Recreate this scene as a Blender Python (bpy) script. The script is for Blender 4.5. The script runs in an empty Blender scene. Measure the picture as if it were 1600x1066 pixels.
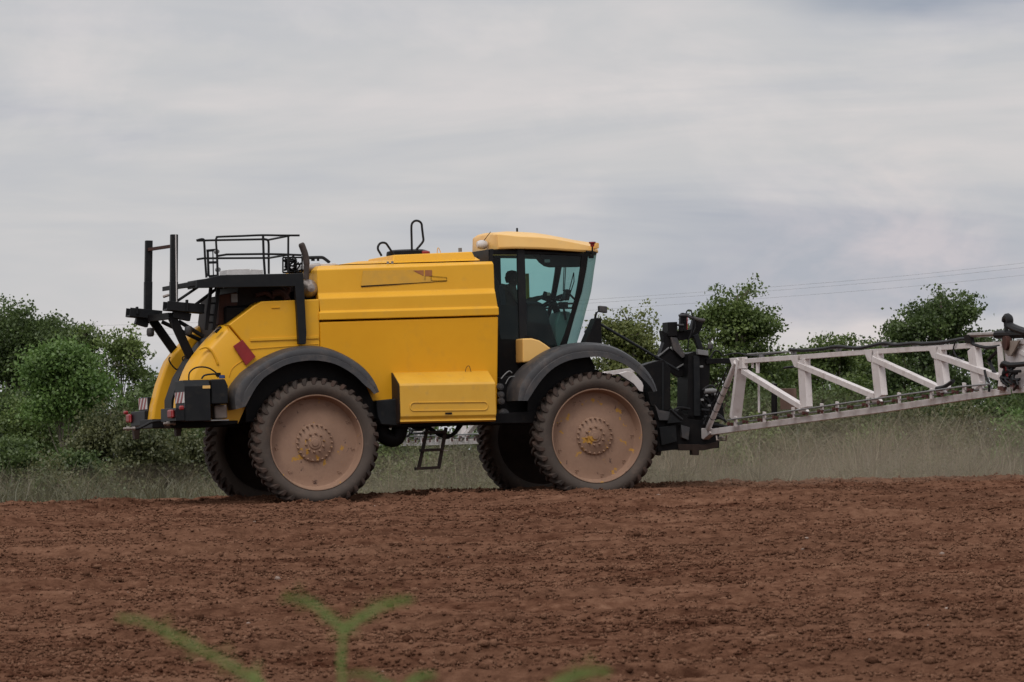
import bpy, bmesh, math, random
import numpy as np
from mathutils import Vector, Matrix

# ------------------------------------------------------------------ camera, sky, sun, exposure
scene = bpy.context.scene
COL = scene.collection
R_ = math.radians
FPX, CX, CY = 9000.0, 800.0, 533.0          # focal length in photo pixels (1600 wide)
EYE = Vector((0, 0, 0.30))
ROLL, PITCH = R_(1.6), 209.5 / 9000.0
fw = Vector((0, math.cos(PITCH), math.sin(PITCH)))
r0 = Vector((1, 0, 0)); u0 = r0.cross(fw)
cr = r0 * math.cos(ROLL) - u0 * math.sin(ROLL)
cu = r0 * math.sin(ROLL) + u0 * math.cos(ROLL)
cam = bpy.data.objects.new('camera', bpy.data.cameras.new('camera'))
COL.objects.link(cam)
cam.matrix_world = Matrix(((cr.x, cu.x, -fw.x, EYE.x), (cr.y, cu.y, -fw.y, EYE.y), (cr.z, cu.z, -fw.z, EYE.z), (0, 0, 0, 1)))
cam.data.sensor_width = 36; cam.data.lens = 36 * FPX / 1600
cam.data.clip_start = 0.5; cam.data.clip_end = 9000
cam.data.dof.use_dof = True; cam.data.dof.focus_distance = 91; cam.data.dof.aperture_fstop = 11
scene.camera = cam

SUN_EL, SUN_AZ = 52, 200      # azimuth measured from +Y clockwise: behind the camera, a little left
world = bpy.data.worlds.new("World"); scene.world = world; world.use_nodes = True
wn, wl = world.node_tree.nodes, world.node_tree.links
wn.clear()
wo = wn.new('ShaderNodeOutputWorld'); bg = wn.new('ShaderNodeBackground')
sky = wn.new('ShaderNodeTexSky'); sky.sky_type = 'NISHITA'; sky.sun_disc = False
sky.sun_elevation = R_(SUN_EL); sky.sun_rotation = R_(SUN_AZ)
skb = wn.new('ShaderNodeVectorMath'); skb.operation = 'SCALE'; skb.inputs['Scale'].default_value = 0.06
wl.new(sky.outputs[0], skb.inputs[0])
tc = wn.new('ShaderNodeTexCoord')
def ray(px, py):
    return (fw + cr * ((px - CX) / FPX) - cu * ((py - CY) / FPX))
def wnoise(sc, scale, detail, rough, dist=0.0, loc=(0, 0, 0)):
    m = wn.new('ShaderNodeMapping'); m.inputs['Scale'].default_value = sc; m.inputs['Location'].default_value = loc
    n = wn.new('ShaderNodeTexNoise'); n.inputs['Scale'].default_value = scale; n.inputs['Detail'].default_value = detail
    n.inputs['Roughness'].default_value = rough; n.inputs['Distortion'].default_value = dist
    wl.new(tc.outputs['Generated'], m.inputs[0]); wl.new(m.outputs[0], n.inputs['Vector'])
    return n.outputs[0]
def wramp(fac, stops):
    r = wn.new('ShaderNodeValToRGB'); wl.new(fac, r.inputs[0])
    e = r.color_ramp.elements
    while len(e) < len(stops): e.new(0.5)
    for i, (p, c) in enumerate(stops): e[i].position = p; e[i].color = (*c, 1)
    return r.outputs[0]
# soft grey cloud sheet, streaked along the horizon, with paler billows and slate gaps
n1 = wnoise((7, 7, 50), 1.0, 5, 0.55, 0.5, (2.3, 0.7, 1.1))
c1 = wramp(n1, [(0.36, (0.40, 0.42, 0.475)), (0.47, (0.50, 0.505, 0.53)), (0.55, (0.545, 0.54, 0.55)), (0.66, (0.62, 0.59, 0.59))])
gd = wn.new('ShaderNodeVectorMath'); gd.operation = 'DISTANCE'; gd.inputs[1].default_value = tuple(ray(1380, 430).normalized())
gm = wn.new('ShaderNodeVectorMath'); gm.operation = 'MULTIPLY'; gm.inputs[1].default_value = (1, 1, 1); wl.new(tc.outputs['Generated'], gm.inputs[0]); wl.new(gm.outputs[0], gd.inputs[0])
gr = wn.new('ShaderNodeMapRange'); gr.interpolation_type = 'SMOOTHSTEP'; gr.inputs['From Min'].default_value = 0.036; gr.inputs['From Max'].default_value = 0.006; wl.new(gd.outputs['Value'], gr.inputs['Value'])
gn = wramp(wnoise((34, 34, 60), 1.0, 6, 0.6, 0.4, (1.3, 5.2, 2.2)), [(0.40, (0, 0, 0)), (0.62, (0.15, 0.095, 0.07))])
gs = wn.new('ShaderNodeVectorMath'); gs.operation = 'SCALE'; wl.new(gn, gs.inputs[0]); wl.new(gr.outputs[0], gs.inputs['Scale'])
n2 = wnoise((16, 16, 30), 1.0, 6, 0.60, 0.3, (7.1, 3.2, 4.35))
c2 = wramp(n2, [(0.54, (0, 0, 0)), (0.72, (0.085, 0.06, 0.05))])
dq = wn.new('ShaderNodeVectorMath'); dq.operation = 'MULTIPLY'; dq.inputs[1].default_value = (1, 1, 4.5); wl.new(tc.outputs['Generated'], dq.inputs[0])
dd = ray(1400, -12).normalized(); dk = wn.new('ShaderNodeVectorMath'); dk.operation = 'DISTANCE'; dk.inputs[1].default_value = (dd.x, dd.y, dd.z * 4.5); wl.new(dq.outputs[0], dk.inputs[0])
dm = wn.new('ShaderNodeMapRange'); dm.interpolation_type = 'SMOOTHSTEP'; dm.inputs['From Min'].default_value = 0.030; dm.inputs['From Max'].default_value = 0.008; dm.inputs['To Max'].default_value = -1.0; wl.new(dk.outputs['Value'], dm.inputs['Value'])
ds = wn.new('ShaderNodeVectorMath'); ds.operation = 'SCALE'; ds.inputs[0].default_value = (0.16, 0.135, 0.10); wl.new(dm.outputs[0], ds.inputs['Scale'])
c1b = wn.new('ShaderNodeVectorMath'); c1b.operation = 'ADD'; wl.new(c1, c1b.inputs[0]); wl.new(ds.outputs[0], c1b.inputs[1]); c1 = c1b.outputs[0]
ad0 = wn.new('ShaderNodeVectorMath'); ad0.operation = 'ADD'; wl.new(c1, ad0.inputs[0]); wl.new(gs.outputs[0], ad0.inputs[1])
add = wn.new('ShaderNodeVectorMath'); add.operation = 'ADD'; wl.new(ad0.outputs[0], add.inputs[0]); wl.new(c2, add.inputs[1])
sep = wn.new('ShaderNodeSeparateXYZ'); wl.new(tc.outputs['Generated'], sep.inputs[0])
mr = wn.new('ShaderNodeMapRange'); mr.inputs['From Min'].default_value = 0.12; mr.inputs['From Max'].default_value = 0.9
mr.inputs['To Min'].default_value = 1.10; mr.inputs['To Max'].default_value = 2.15
wl.new(sep.outputs['Z'], mr.inputs['Value'])
mul = wn.new('ShaderNodeVectorMath'); mul.operation = 'SCALE'; wl.new(add.outputs[0], mul.inputs[0]); wl.new(mr.outputs[0], mul.inputs['Scale'])
mix = wn.new('ShaderNodeMix'); mix.data_type = 'RGBA'; mix.inputs[0].default_value = 0.93
wl.new(skb.outputs[0], mix.inputs[6]); wl.new(mul.outputs[0], mix.inputs[7])
wl.new(mix.outputs[2], bg.inputs['Color']); bg.inputs['Strength'].default_value = 1.0
wl.new(bg.outputs[0], wo.inputs[0])
sl = bpy.data.lights.new('sun', 'SUN'); sl.energy = 1.45; sl.angle = R_(25); sl.color = (1.0, 0.955, 0.90)
so = bpy.data.objects.new('sun', sl); COL.objects.link(so)
sd = Vector((math.sin(R_(SUN_AZ)) * math.cos(R_(SUN_EL)), math.cos(R_(SUN_AZ)) * math.cos(R_(SUN_EL)), math.sin(R_(SUN_EL))))
so.rotation_euler = (-sd).to_track_quat('-Z', 'Y').to_euler()
scene.view_settings.view_transform = 'Standard'; scene.view_settings.look = 'None'
scene.view_settings.exposure = 0.0; scene.view_settings.gamma = 1.0
scene.cycles.volume_bounces = 0
scene.cycles.transparent_max_bounces = 24

# ------------------------------------------------------------------ helpers
YAW = R_(16.5)
ORG = Vector((-0.9, 90.0, 0.0))             # sprayer origin: on the outer plane of its near tyres
VM = Matrix.Translation(ORG) @ Matrix.Rotation(YAW, 4, 'Z')
VI = VM.inverted()
def ray(px, py):
    return (fw + cr * ((px - CX) / FPX) - cu * ((py - CY) / FPX))
def W(px, py, Y):                            # a point of the world at depth Y
    d = ray(px, py); return EYE + d * (Y / d.y)
def P(px, py, v):                            # sprayer coordinates, on a side plane v
    o = VI @ EYE; d = VI.to_3x3() @ ray(px, py)
    return o + d * ((v - o.y) / d.y)
def PU(px, py, u):                           # sprayer coordinates, on a cross plane u
    o = VI @ EYE; d = VI.to_3x3() @ ray(px, py)
    return o + d * ((u - o.x) / d.x)
MIDV = 1.62
def mir(p): return Vector((p.x, 2 * MIDV - p.y, p.z))

def tag(o, label=None, cat=None, group=None, kind=None):
    if label: o['label'] = label
    if cat: o['category'] = cat
    if group: o['group'] = group
    if kind: o['kind'] = kind
    return o
def empty(name, parent=None, loc=(0, 0, 0)):
    o = bpy.data.objects.new(name, None); COL.objects.link(o); o.location = loc; o.empty_display_size = 0.1
    if parent: o.parent = parent
    return o
def copy_tree(o, parent=None):
    c = o.copy(); COL.objects.link(c)
    if parent: c.parent = parent
    for ch in list(o.children): copy_tree(ch, c)
    return c
def smooth_path(pts, n=5):
    pts = [Vector(p) for p in pts]; out = []
    for i in range(len(pts) - 1):
        p0 = pts[max(i - 1, 0)]; p1 = pts[i]; p2 = pts[i + 1]; p3 = pts[min(i + 2, len(pts) - 1)]
        for k in range(n):
            t = k / n
            out.append(0.5 * ((2 * p1) + (p2 - p0) * t + (2 * p0 - 5 * p1 + 4 * p2 - p3) * t * t + (3 * p1 - p0 - 3 * p2 + p3) * t ** 3))
    return out + [pts[-1]]

class MB:
    def __init__(s): s.v = []; s.f = []; s.m = []
    def add(s, vs, fs, mi=0):
        b = len(s.v); s.v += [Vector(x) for x in vs]; s.f += [tuple(b + i for i in f) for f in fs]; s.m += [mi] * len(fs); return s
    def box(s, c, size, mi=0, rot=None):
        x, y, z = size[0] / 2, size[1] / 2, size[2] / 2
        vs = [Vector((a * x, b * y, d * z)) for a in (-1, 1) for b in (-1, 1) for d in (-1, 1)]
        if rot is not None: vs = [rot @ q for q in vs]
        return s.add([Vector(c) + q for q in vs], [(0, 1, 3, 2), (4, 6, 7, 5), (0, 4, 5, 1), (2, 3, 7, 6), (0, 2, 6, 4), (1, 5, 7, 3)], mi)
    def box2(s, a, b, mi=0):
        a, b = Vector(a), Vector(b); return s.box((a + b) / 2, [abs(x) for x in (b - a)], mi)
    def bar(s, p, q, w, h=None, up=(0, 0, 1), mi=0):
        h = h or w; p, q = Vector(p), Vector(q); d = (q - p).normalized(); up = Vector(up)
        if abs(d.dot(up)) > 0.95: up = Vector((1, 0, 0)) if abs(d.x) < 0.9 else Vector((0, 1, 0))
        a = d.cross(up).normalized(); b = a.cross(d).normalized()
        vs = [e + a * (i * w / 2) + b * (j * h / 2) for e in (p, q) for i, j in ((-1, -1), (1, -1), (1, 1), (-1, 1))]
        return s.add(vs, [(3, 2, 1, 0), (4, 5, 6, 7), (0, 1, 5, 4), (1, 2, 6, 5), (2, 3, 7, 6), (3, 0, 4, 7)], mi)
    def tube(s, pts, r, n=8, mi=0, closed=False):
        pts = [Vector(p) for p in pts]; rs = r if isinstance(r, (list, tuple)) else [r] * len(pts)
        N = len(pts); vs = []; fs = []; a = None
        for i, p in enumerate(pts):
            d = (pts[(i + 1) % N] - pts[i - 1]) if (closed or 0 < i < N - 1) else (pts[1] - pts[0] if i == 0 else pts[-1] - pts[-2])
            d.normalize()
            if a is None:
                a = d.orthogonal().normalized()
            else:
                a = (a - d * a.dot(d)).normalized()
            b = d.cross(a)
            vs += [p + (a * math.cos(2 * math.pi * k / n) + b * math.sin(2 * math.pi * k / n)) * rs[i] for k in range(n)]
        for i in range(N if closed else N - 1):
            j = (i + 1) % N
            for k in range(n):
                fs.append((i * n + k, i * n + (k + 1) % n, j * n + (k + 1) % n, j * n + k))
        if not closed: fs += [tuple(range(n))[::-1], tuple((N - 1) * n + k for k in range(n))]
        return s.add(vs, fs, mi)
    def prism(s, poly, off, mi=0):
        poly = [Vector(p) for p in poly]; n = len(poly); off = Vector(off)
        vs = poly + [p + off for p in poly]
        return s.add(vs, [tuple(range(n))[::-1], tuple(range(n, 2 * n))] + [(i, (i + 1) % n, n + (i + 1) % n, n + i) for i in range(n)], mi)
    def sheet(s, poly, mi=0): return s.add(poly, [tuple(range(len(poly)))], mi)
    def loft(s, rings, closed=True, caps=True, mi=0):
        n = len(rings[0]); vs = [p for r in rings for p in r]; fs = []
        for i in range(len(rings) - 1):
            for k in range(n if closed else n - 1):
                fs.append((i * n + k, i * n + (k + 1) % n, (i + 1) * n + (k + 1) % n, (i + 1) * n + k))
        if caps and closed: fs += [tuple(range(n))[::-1], tuple((len(rings) - 1) * n + k for k in range(n))]
        return s.add(vs, fs, mi)
    def lathe(s, prof, c=(0, 0, 0), n=64, mi=0, axis='y'):
        c = Vector(c); rings = []
        for r, t in prof:
            ring = []
            for k in range(n):
                a = 2 * math.pi * k / n
                q = {'y': (r * math.cos(a), t, r * math.sin(a)), 'z': (r * math.cos(a), r * math.sin(a), t), 'x': (t, r * math.cos(a), r * math.sin(a))}[axis]
                ring.append(c + Vector(q))
            rings.append(ring)
        return s.loft(rings, True, False, mi)
    def build(s, name, mat, parent=None, bevel=0, smooth=None, seg=2, angle=35, solid=0, loc=None):
        me = bpy.data.meshes.new(name); me.from_pydata([tuple(v) for v in s.v], [], s.f)
        mats = mat if isinstance(mat, (list, tuple)) else [mat]
        for m in mats: me.materials.append(m)
        me.polygons.foreach_set('material_index', s.m)
        bm = bmesh.new(); bm.from_mesh(me)
        if smooth != 'keep': bmesh.ops.recalc_face_normals(bm, faces=bm.faces)
        bm.to_mesh(me); bm.free()
        me.polygons.foreach_set('use_smooth', [True] * len(me.polygons))
        me.set_sharp_from_angle(angle=R_(angle))
        o = bpy.data.objects.new(name, me); COL.objects.link(o)
        if parent: o.parent = parent
        if loc is not None: o.location = loc
        if solid:
            md = o.modifiers.new('solid', 'SOLIDIFY'); md.thickness = solid; md.offset = 0
        if bevel:
            md = o.modifiers.new('bevel', 'BEVEL'); md.width = bevel; md.segments = seg; md.limit_method = 'ANGLE'; md.angle_limit = R_(30)
            md.harden_normals = True
        return o

# ------------------------------------------------------------------ materials
def mat(name, base, rough=0.6, var=None, vscale=3.0, bump=0.0, bscale=40.0, metal=0.0, dust=None, dscale=2.0, dlo=0.5, dhi=0.7, spec=0.5, coat=0.0, vdetail=4, dmap=(1, 1, 1)):
    m = bpy.data.materials.new(name); m.use_nodes = True
    nt = m.node_tree; n = nt.nodes; l = nt.links; b = n['Principled BSDF']
    b.inputs['Roughness'].default_value = rough; b.inputs['Metallic'].default_value = metal
    b.inputs['Specular IOR Level'].default_value = spec; b.inputs['Coat Weight'].default_value = coat
    b.inputs['Base Color'].default_value = (*base, 1)
    t = n.new('ShaderNodeTexCoord'); out = None
    def noise(sc, det=4, rg=0.6, mp=(1, 1, 1)):
        x = n.new('ShaderNodeTexNoise'); x.inputs['Scale'].default_value = sc; x.inputs['Detail'].default_value = det; x.inputs['Roughness'].default_value = rg
        mm = n.new('ShaderNodeMapping'); mm.inputs['Scale'].default_value = mp
        l.new(t.outputs['Object'], mm.inputs[0]); l.new(mm.outputs[0], x.inputs['Vector']); return x.outputs[0]
    if var:
        r = n.new('ShaderNodeValToRGB'); r.color_ramp.elements[0].position = 0.3; r.color_ramp.elements[1].position = 0.7
        r.color_ramp.elements[0].color = (*base, 1); r.color_ramp.elements[1].color = (*var, 1)
        l.new(noise(vscale, vdetail), r.inputs[0]); out = r.outputs[0]
    if dust:
        r2 = n.new('ShaderNodeMapRange'); r2.inputs['From Min'].default_value = dlo; r2.inputs['From Max'].default_value = dhi
        l.new(noise(dscale, 8, 0.65, dmap), r2.inputs['Value'])
        mx = n.new('ShaderNodeMix'); mx.data_type = 'RGBA'; mx.inputs[7].default_value = (*dust, 1)
        if out: l.new(out, mx.inputs[6])
        else: mx.inputs[6].default_value = (*base, 1)
        l.new(r2.outputs[0], mx.inputs[0]); out = mx.outputs[2]
    if out: l.new(out, b.inputs['Base Color'])
    if bump:
        bp = n.new('ShaderNodeBump'); bp.inputs['Strength'].default_value = bump; bp.inputs['Distance'].default_value = 0.02
        l.new(noise(bscale, 6), bp.inputs['Height']); l.new(bp.outputs[0], b.inputs['Normal'])
    return m

M = {}
M['yellow'] = mat('yellow_paint', (0.68, 0.335, 0.010), 0.45, (0.73, 0.375, 0.016), 1.3, 0.03, 3, dust=(0.46, 0.27, 0.06), dscale=3.5, dlo=0.56, dhi=1.2, spec=.4)
M['yellow_panel'] = mat('yellow_panel_paint', (0.66, 0.305, 0.006), 0.5, (0.70, 0.335, 0.008), 1.3, 0.04, 2, dust=(0.46, 0.24, 0.03), dscale=3.0, dlo=0.55, dhi=1.2, dmap=(1.2, 1.2, 0.8), spec=.3)
M['yellow_pale'] = mat('faded_yellow_paint', (0.72, 0.41, 0.11), 0.42, (0.77, 0.47, 0.15), 1.5, dust=(0.50, 0.34, 0.17), dscale=4, dlo=0.55, dhi=1.0)
M['locker'] = mat('locker_paint', (0.60, 0.315, 0.024), 0.45, (0.66, 0.365, 0.04), 2, dust=(0.40, 0.24, 0.08), dscale=6, dlo=0.55, dhi=1.0)
M['black'] = mat('black_paint', (0.006, 0.006, 0.007), 0.5, (0.011, 0.010, 0.010), 6, dust=(0.035, 0.026, 0.02), dscale=9, dlo=0.58, dhi=1.1, spec=.10)
M['charcoal'] = mat('charcoal_paint', (0.008, 0.009, 0.011), 0.5, (0.013, 0.014, 0.015), 5, dust=(0.05, 0.04, 0.03), dscale=8, dlo=0.57, dhi=1.05, spec=.2)
M['plastic'] = mat('grey_black_plastic', (0.032, 0.033, 0.037), 0.5, (0.05, 0.048, 0.049), 4, 0.1, 60, dust=(0.15, 0.115, 0.095), dscale=5, dlo=0.50, dhi=1.0, spec=.4)
M['oily'] = mat('grimy_steel', (0.018, 0.011, 0.008), 0.6, (0.032, 0.018, 0.013), 7, spec=.25)
M['rubber'] = mat('dusty_rubber', (0.020, 0.015, 0.013), 0.9, (0.038, 0.027, 0.021), 5, 0.15, 50, dust=(0.115, 0.062, 0.043), dscale=3, dlo=0.42, dhi=0.85)
M['sidewall'] = mat('dusty_sidewall', (0.052, 0.040, 0.033), 0.85, (0.072, 0.054, 0.043), 2.5, 0.08, 50, dust=(0.13, 0.09, 0.068), dscale=3.5, dlo=0.52, dhi=0.85)
M['hose'] = mat('hose_rubber', (0.009, 0.009, 0.010), 0.55, spec=.25)
M['rim_inner'] = mat('shade_painted_inner_rim', (0.018, 0.012, 0.010), 0.9, (0.035, 0.022, 0.017), 4, spec=.1)  # shade under the machine painted into the colour of the inner wheel dishes
M['wire'] = mat('weathered_wire', (0.26, 0.26, 0.27), 0.6)
M['silver'] = mat('dull_silver', (0.35, 0.31, 0.28), 0.38, (0.22, 0.18, 0.16), 8, metal=0.7)
M['grey'] = mat('grey_steel', (0.20, 0.20, 0.20), 0.5, (0.14, 0.14, 0.14), 9)
M['white'] = mat('white_boom_paint', (0.64, 0.60, 0.59), 0.5, (0.55, 0.50, 0.485), 3, dust=(0.33, 0.26, 0.22), dscale=5, dlo=0.52, dhi=0.9)
M['whitecan'] = mat('white_plastic', (0.60, 0.58, 0.57), 0.5, (0.5, 0.48, 0.47), 6)
M['red'] = mat('red_plastic', (0.27, 0.014, 0.016), 0.4, (0.20, 0.012, 0.012), 5, dust=(0.3, .08, .07), dscale=9, dlo=.6, dhi=1.1)
M['redbrown'] = mat('red_nozzle_plastic', (0.09, 0.022, 0.018), 0.5, (0.05, 0.02, 0.016), 9)
M['rust'] = mat('rusty_brown', (0.075, 0.032, 0.024), 0.75, (0.04, 0.02, 0.016), 9, spec=.2)
M['beige'] = mat('beige_filter', (0.26, 0.21, 0.17), 0.6, (0.16, 0.12, 0.10), 9)
M['sooty'] = mat('sooty_pipe', (0.045, 0.036, 0.033), 0.6, (0.075, 0.055, 0.047), 9, spec=.3)
M['tab'] = mat('faded_red_tab', (0.26, 0.085, 0.03), 0.5, (0.34, 0.13, 0.03), 9)
M['plate'] = mat('dusty_pink_plate', (0.17, 0.105, 0.08), 0.7, (0.13, 0.08, 0.06), 6)
M['blue'] = mat('dark_blue_cap', (0.01, 0.03, 0.12), 0.4)
M['hivis'] = mat('olive_yellow_strip', (0.42, 0.40, 0.02), 0.6)
M['decal'] = mat('worn_ochre_decal', (0.52, 0.285, 0.035), 0.45, (0.62, 0.32, 0.020), 7)
M['skin'] = mat('skin', (0.35, 0.19, 0.13), 0.55)
M['shirt'] = mat('dark_jacket', (0.030, 0.024, 0.018), 0.85, (0.045, 0.035, 0.026), 12)
M['hair'] = mat('dark_hair', (0.018, 0.012, 0.009), 0.8)
M['trousers'] = mat('dark_trousers', (0.018, 0.02, 0.026), 0.85)

def rim_material():
    m = mat('dusty_rim', (0.235, 0.140, 0.094), 0.78, (0.31, 0.190, 0.128), 2.2, 0.12, 25, dust=(0.21, 0.125, 0.088), dscale=4, dlo=0.52, dhi=0.8)
    nt = m.node_tree; n = nt.nodes; l = nt.links; b = n['Principled BSDF']
    src = b.inputs['Base Color'].links[0].from_socket
    t = n.new('ShaderNodeTexCoord'); oi = n.new('ShaderNodeObjectInfo')
    ad = n.new('ShaderNodeVectorMath'); ad.operation = 'MULTIPLY_ADD'; ad.inputs[1].default_value = (1, 1, 1)
    l.new(t.outputs['Object'], ad.inputs[0]); l.new(oi.outputs['Random'], ad.inputs[2])
    def chips(sc, lo, hi, det, col, prev, off):
        x = n.new('ShaderNodeTexNoise'); x.inputs['Scale'].default_value = sc; x.inputs['Detail'].default_value = det; x.inputs['Roughness'].default_value = 0.62
        o = n.new('ShaderNodeVectorMath'); o.operation = 'ADD'; o.inputs[1].default_value = (off, off, off)
        l.new(ad.outputs[0], o.inputs[0]); l.new(o.outputs[0], x.inputs['Vector'])
        r = n.new('ShaderNodeMapRange'); r.inputs['From Min'].default_value = lo; r.inputs['From Max'].default_value = hi
        l.new(x.outputs[0], r.inputs['Value'])
        mx = n.new('ShaderNodeMix'); mx.data_type = 'RGBA'; mx.inputs[7].default_value = (*col, 1)
        l.new(r.outputs[0], mx.inputs[0]); l.new(prev, mx.inputs[6]); return mx.outputs[2]
    s = chips(4.6, 0.635, 0.660, 5, (0.42, 0.22, 0.035), src, 3.1)
    s = chips(9, 0.66, 0.70, 4, (0.10, 0.055, 0.042), s, 9.7)
    l.new(s, b.inputs['Base Color']); return m
M['rim'] = rim_material()

def glass_material(name, tint, refl=0.025):
    m = bpy.data.materials.new(name); m.use_nodes = True
    n = m.node_tree.nodes; l = m.node_tree.links; n.clear()
    o = n.new('ShaderNodeOutputMaterial'); t = n.new('ShaderNodeBsdfTransparent'); t.inputs[0].default_value = (*tint, 1)
    g = n.new('ShaderNodeBsdfGlossy'); g.inputs['Roughness'].default_value = 0.04
    tc_ = n.new('ShaderNodeTexCoord'); nz = n.new('ShaderNodeTexNoise'); nz.inputs['Scale'].default_value = 3; nz.inputs['Detail'].default_value = 6
    l.new(tc_.outputs['Object'], nz.inputs['Vector'])
    df = n.new('ShaderNodeBsdfDiffuse'); df.inputs[0].default_value = (0.30, 0.29, 0.26, 1)
    mr_ = n.new('ShaderNodeMapRange'); mr_.inputs['From Min'].default_value = 0.45; mr_.inputs['From Max'].default_value = 0.9; mr_.inputs['To Max'].default_value = 0.05
    l.new(nz.outputs[0], mr_.inputs['Value'])
    lw_ = n.new('ShaderNodeLayerWeight'); lw_.inputs['Blend'].default_value = 0.5
    pw = n.new('ShaderNodeMath'); pw.operation = 'POWER'; pw.inputs[1].default_value = 4.0; l.new(lw_.outputs['Facing'], pw.inputs[0])
    lw = n.new('ShaderNodeMath'); lw.operation = 'MULTIPLY_ADD'; lw.inputs[1].default_value = 0.55; lw.inputs[2].default_value = refl; l.new(pw.outputs[0], lw.inputs[0])
    mx0 = n.new('ShaderNodeMixShader'); l.new(mr_.outputs[0], mx0.inputs[0]); l.new(t.outputs[0], mx0.inputs[1]); l.new(df.outputs[0], mx0.inputs[2])
    mx = n.new('ShaderNodeMixShader'); l.new(lw.outputs[0], mx.inputs[0]); l.new(mx0.outputs[0], mx.inputs[1]); l.new(g.outputs[0], mx.inputs[2])
    l.new(mx.outputs[0], o.inputs[0]); return m
M['glass'] = glass_material('teal_tinted_glass', (0.56, 0.79, 0.765))
M['glass_front'] = glass_material('clear_windscreen', (0.47, 0.60, 0.58), 0.05)
M['olive'] = mat('olive_seal', (0.10, 0.095, 0.02), 0.7)

# ------------------------------------------------------------------ ground
rngT = np.random.RandomState(5)
TAB = [rngT.rand(1024, 1024).astype(np.float32) for _ in range(2)]
def vn(x, y, k=0):
    T = TAB[k % 2]; x = x + 37.3 * k; y = y + 91.7 * k
    xi = np.floor(x).astype(np.int64); yi = np.floor(y).astype(np.int64); fx = (x - xi); fy = (y - yi)
    fx = fx * fx * (3 - 2 * fx); fy = fy * fy * (3 - 2 * fy)
    a = T[xi & 1023, yi & 1023]; b = T[(xi + 1) & 1023, yi & 1023]; c = T[xi & 1023, (yi + 1) & 1023]; d = T[(xi + 1) & 1023, (yi + 1) & 1023]
    return (a * (1 - fx) + b * fx) * (1 - fy) + (c * (1 - fx) + d * fx) * fy
def prof(Y):
    Y = np.asarray(Y, dtype=np.float64)
    xs = [-50, 0, 30, 40, 44, 60, 72, 80, 86, 90, 94, 97, 101, 106, 115, 130, 170, 330, 4000]
    zs = [-1.4, -1.4, -1.37, -1.34, -1.30, -0.86, -0.50, -0.265, -0.085, -0.01, 0.015, 0.0, -0.09, -0.35, -1.0, -1.8, -2.1, 1.7, 2.5]
    z = 0
    for o_ in (-1.6, -0.8, 0, 0.8, 1.6): z = z + np.interp(Y + o_, xs, zs)
    return z / 5
def relief(X, Y):
    c, s = math.cos(0.012), math.sin(0.012)
    a = X * c + Y * s; b = -X * s + Y * c
    wx = vn(a / 0.9, b / 0.5, 3) - 0.5; wy = vn(a / 0.8, b / 0.45, 2) - 0.5
    a2 = a + 0.30 * wx; b2 = b + 0.16 * wy
    z = 0.085 * (vn(a / 4.2, b2 / 0.34, 0) - 0.5) + 0.095 * (vn(a / 2.6, b2 / 0.19, 1) - 0.5) + 0.05 * (vn(a / 1.0, b2 / 0.10, 3) - 0.5)                # long low ridges left by the harrow
    rg_ = np.clip((vn(a2 / 5.5, b2 / 0.8, 2) - .42) / .22, 0, 1); z = z + 0.085 * (rg_ * rg_ * (3 - 2 * rg_) - .5)
    rough = 0.30 + 1.7 * vn(a / 1.9, b / 0.9, 5) ** 1.5
    for k, (sx, sy, am) in enumerate(((1.5, 0.55, .034), (0.62, 0.25, .030), (0.30, 0.17, .034), (0.15, 0.11, .027), (0.085, 0.07, .018), (0.045, 0.045, .011))):
        th = 0.35 * k; p = a2 * math.cos(th) + b2 * math.sin(th) * .7; q = -a2 * math.sin(th) * .5 + b2 * math.cos(th)
        n = vn(p / sx, q / sy, k)
        if k in (2, 3, 4, 5):                                    # crumbly steps with steep little faces
            q_ = np.clip((n - 0.36) / 0.26, 0, 1); n = 0.35 * n + 0.65 * q_ * q_ * (3 - 2 * q_)
        z = z + am * (n - 0.5) * (rough if k > 1 else 1)
    for y0, w, dep in ((61.5, 0.13, 0.075), (53.2, 0.16, 0.085), (70, 0.12, 0.055), (47.5, 0.14, 0.07), (50.1, .10, .05), (57.0, .10, .05), (65.4, .10, .05), (45.6, .12, .05), (75.5, .12, .05), (82, .12, .05)):   # deeper furrows
        k = b - y0 - 0.9 * (vn(a / 3.5, a * 0 + y0, 5) - 0.5) - 0.25 * (vn(a / 0.6, a * 0 + y0, 1) - 0.5)
        z = z + 1.9 * dep * np.clip(1.9 * vn(a / 1.8, a * 0 + y0 * 3, 4) - .35, 0, 1.3) * (0.6 * np.exp(-((k + 1.3 * w) / w) ** 2) + .5 * np.exp(-((k - 1.5 * w) / w) ** 2) - np.exp(-(k / w) ** 2))
    # soil heaved up around the tyres
    cy, sy_ = math.cos(YAW), math.sin(YAW); dx, dy = X - ORG.x, Y - ORG.y; uu = dx * cy + dy * sy_; vv = -dx * sy_ + dy * cy
    for uc in (-2.25, 2.28):
        z = z + 0.05 * np.exp(-((np.abs(uu - uc) - .30) / .25) ** 2) * np.exp(-((vv + .14) / .14) ** 2) * (.5 + vn(a / .2, b / .2, 1))
    # pressed wheel tracks behind the machine
    cy, sy_ = math.cos(YAW), math.sin(YAW); dx, dy = X - ORG.x, Y - ORG.y; uu = dx * cy + dy * sy_; vv = -dx * sy_ + dy * cy
    for vc in (.21, 2.96):
        m_ = np.clip(1.3 - np.abs(vv - vc) / .24, 0, 1) * (uu < 2.3); z = z * (1 - .6 * m_) - .05 * m_ + .02 * m_ * np.sign(np.sin(uu * 38 + np.abs(vv - vc) * 16)) + .03 * np.exp(-((np.abs(vv - vc) - .32) / .07) ** 2) * (uu < 2.4)
    return z - 0.025
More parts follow.
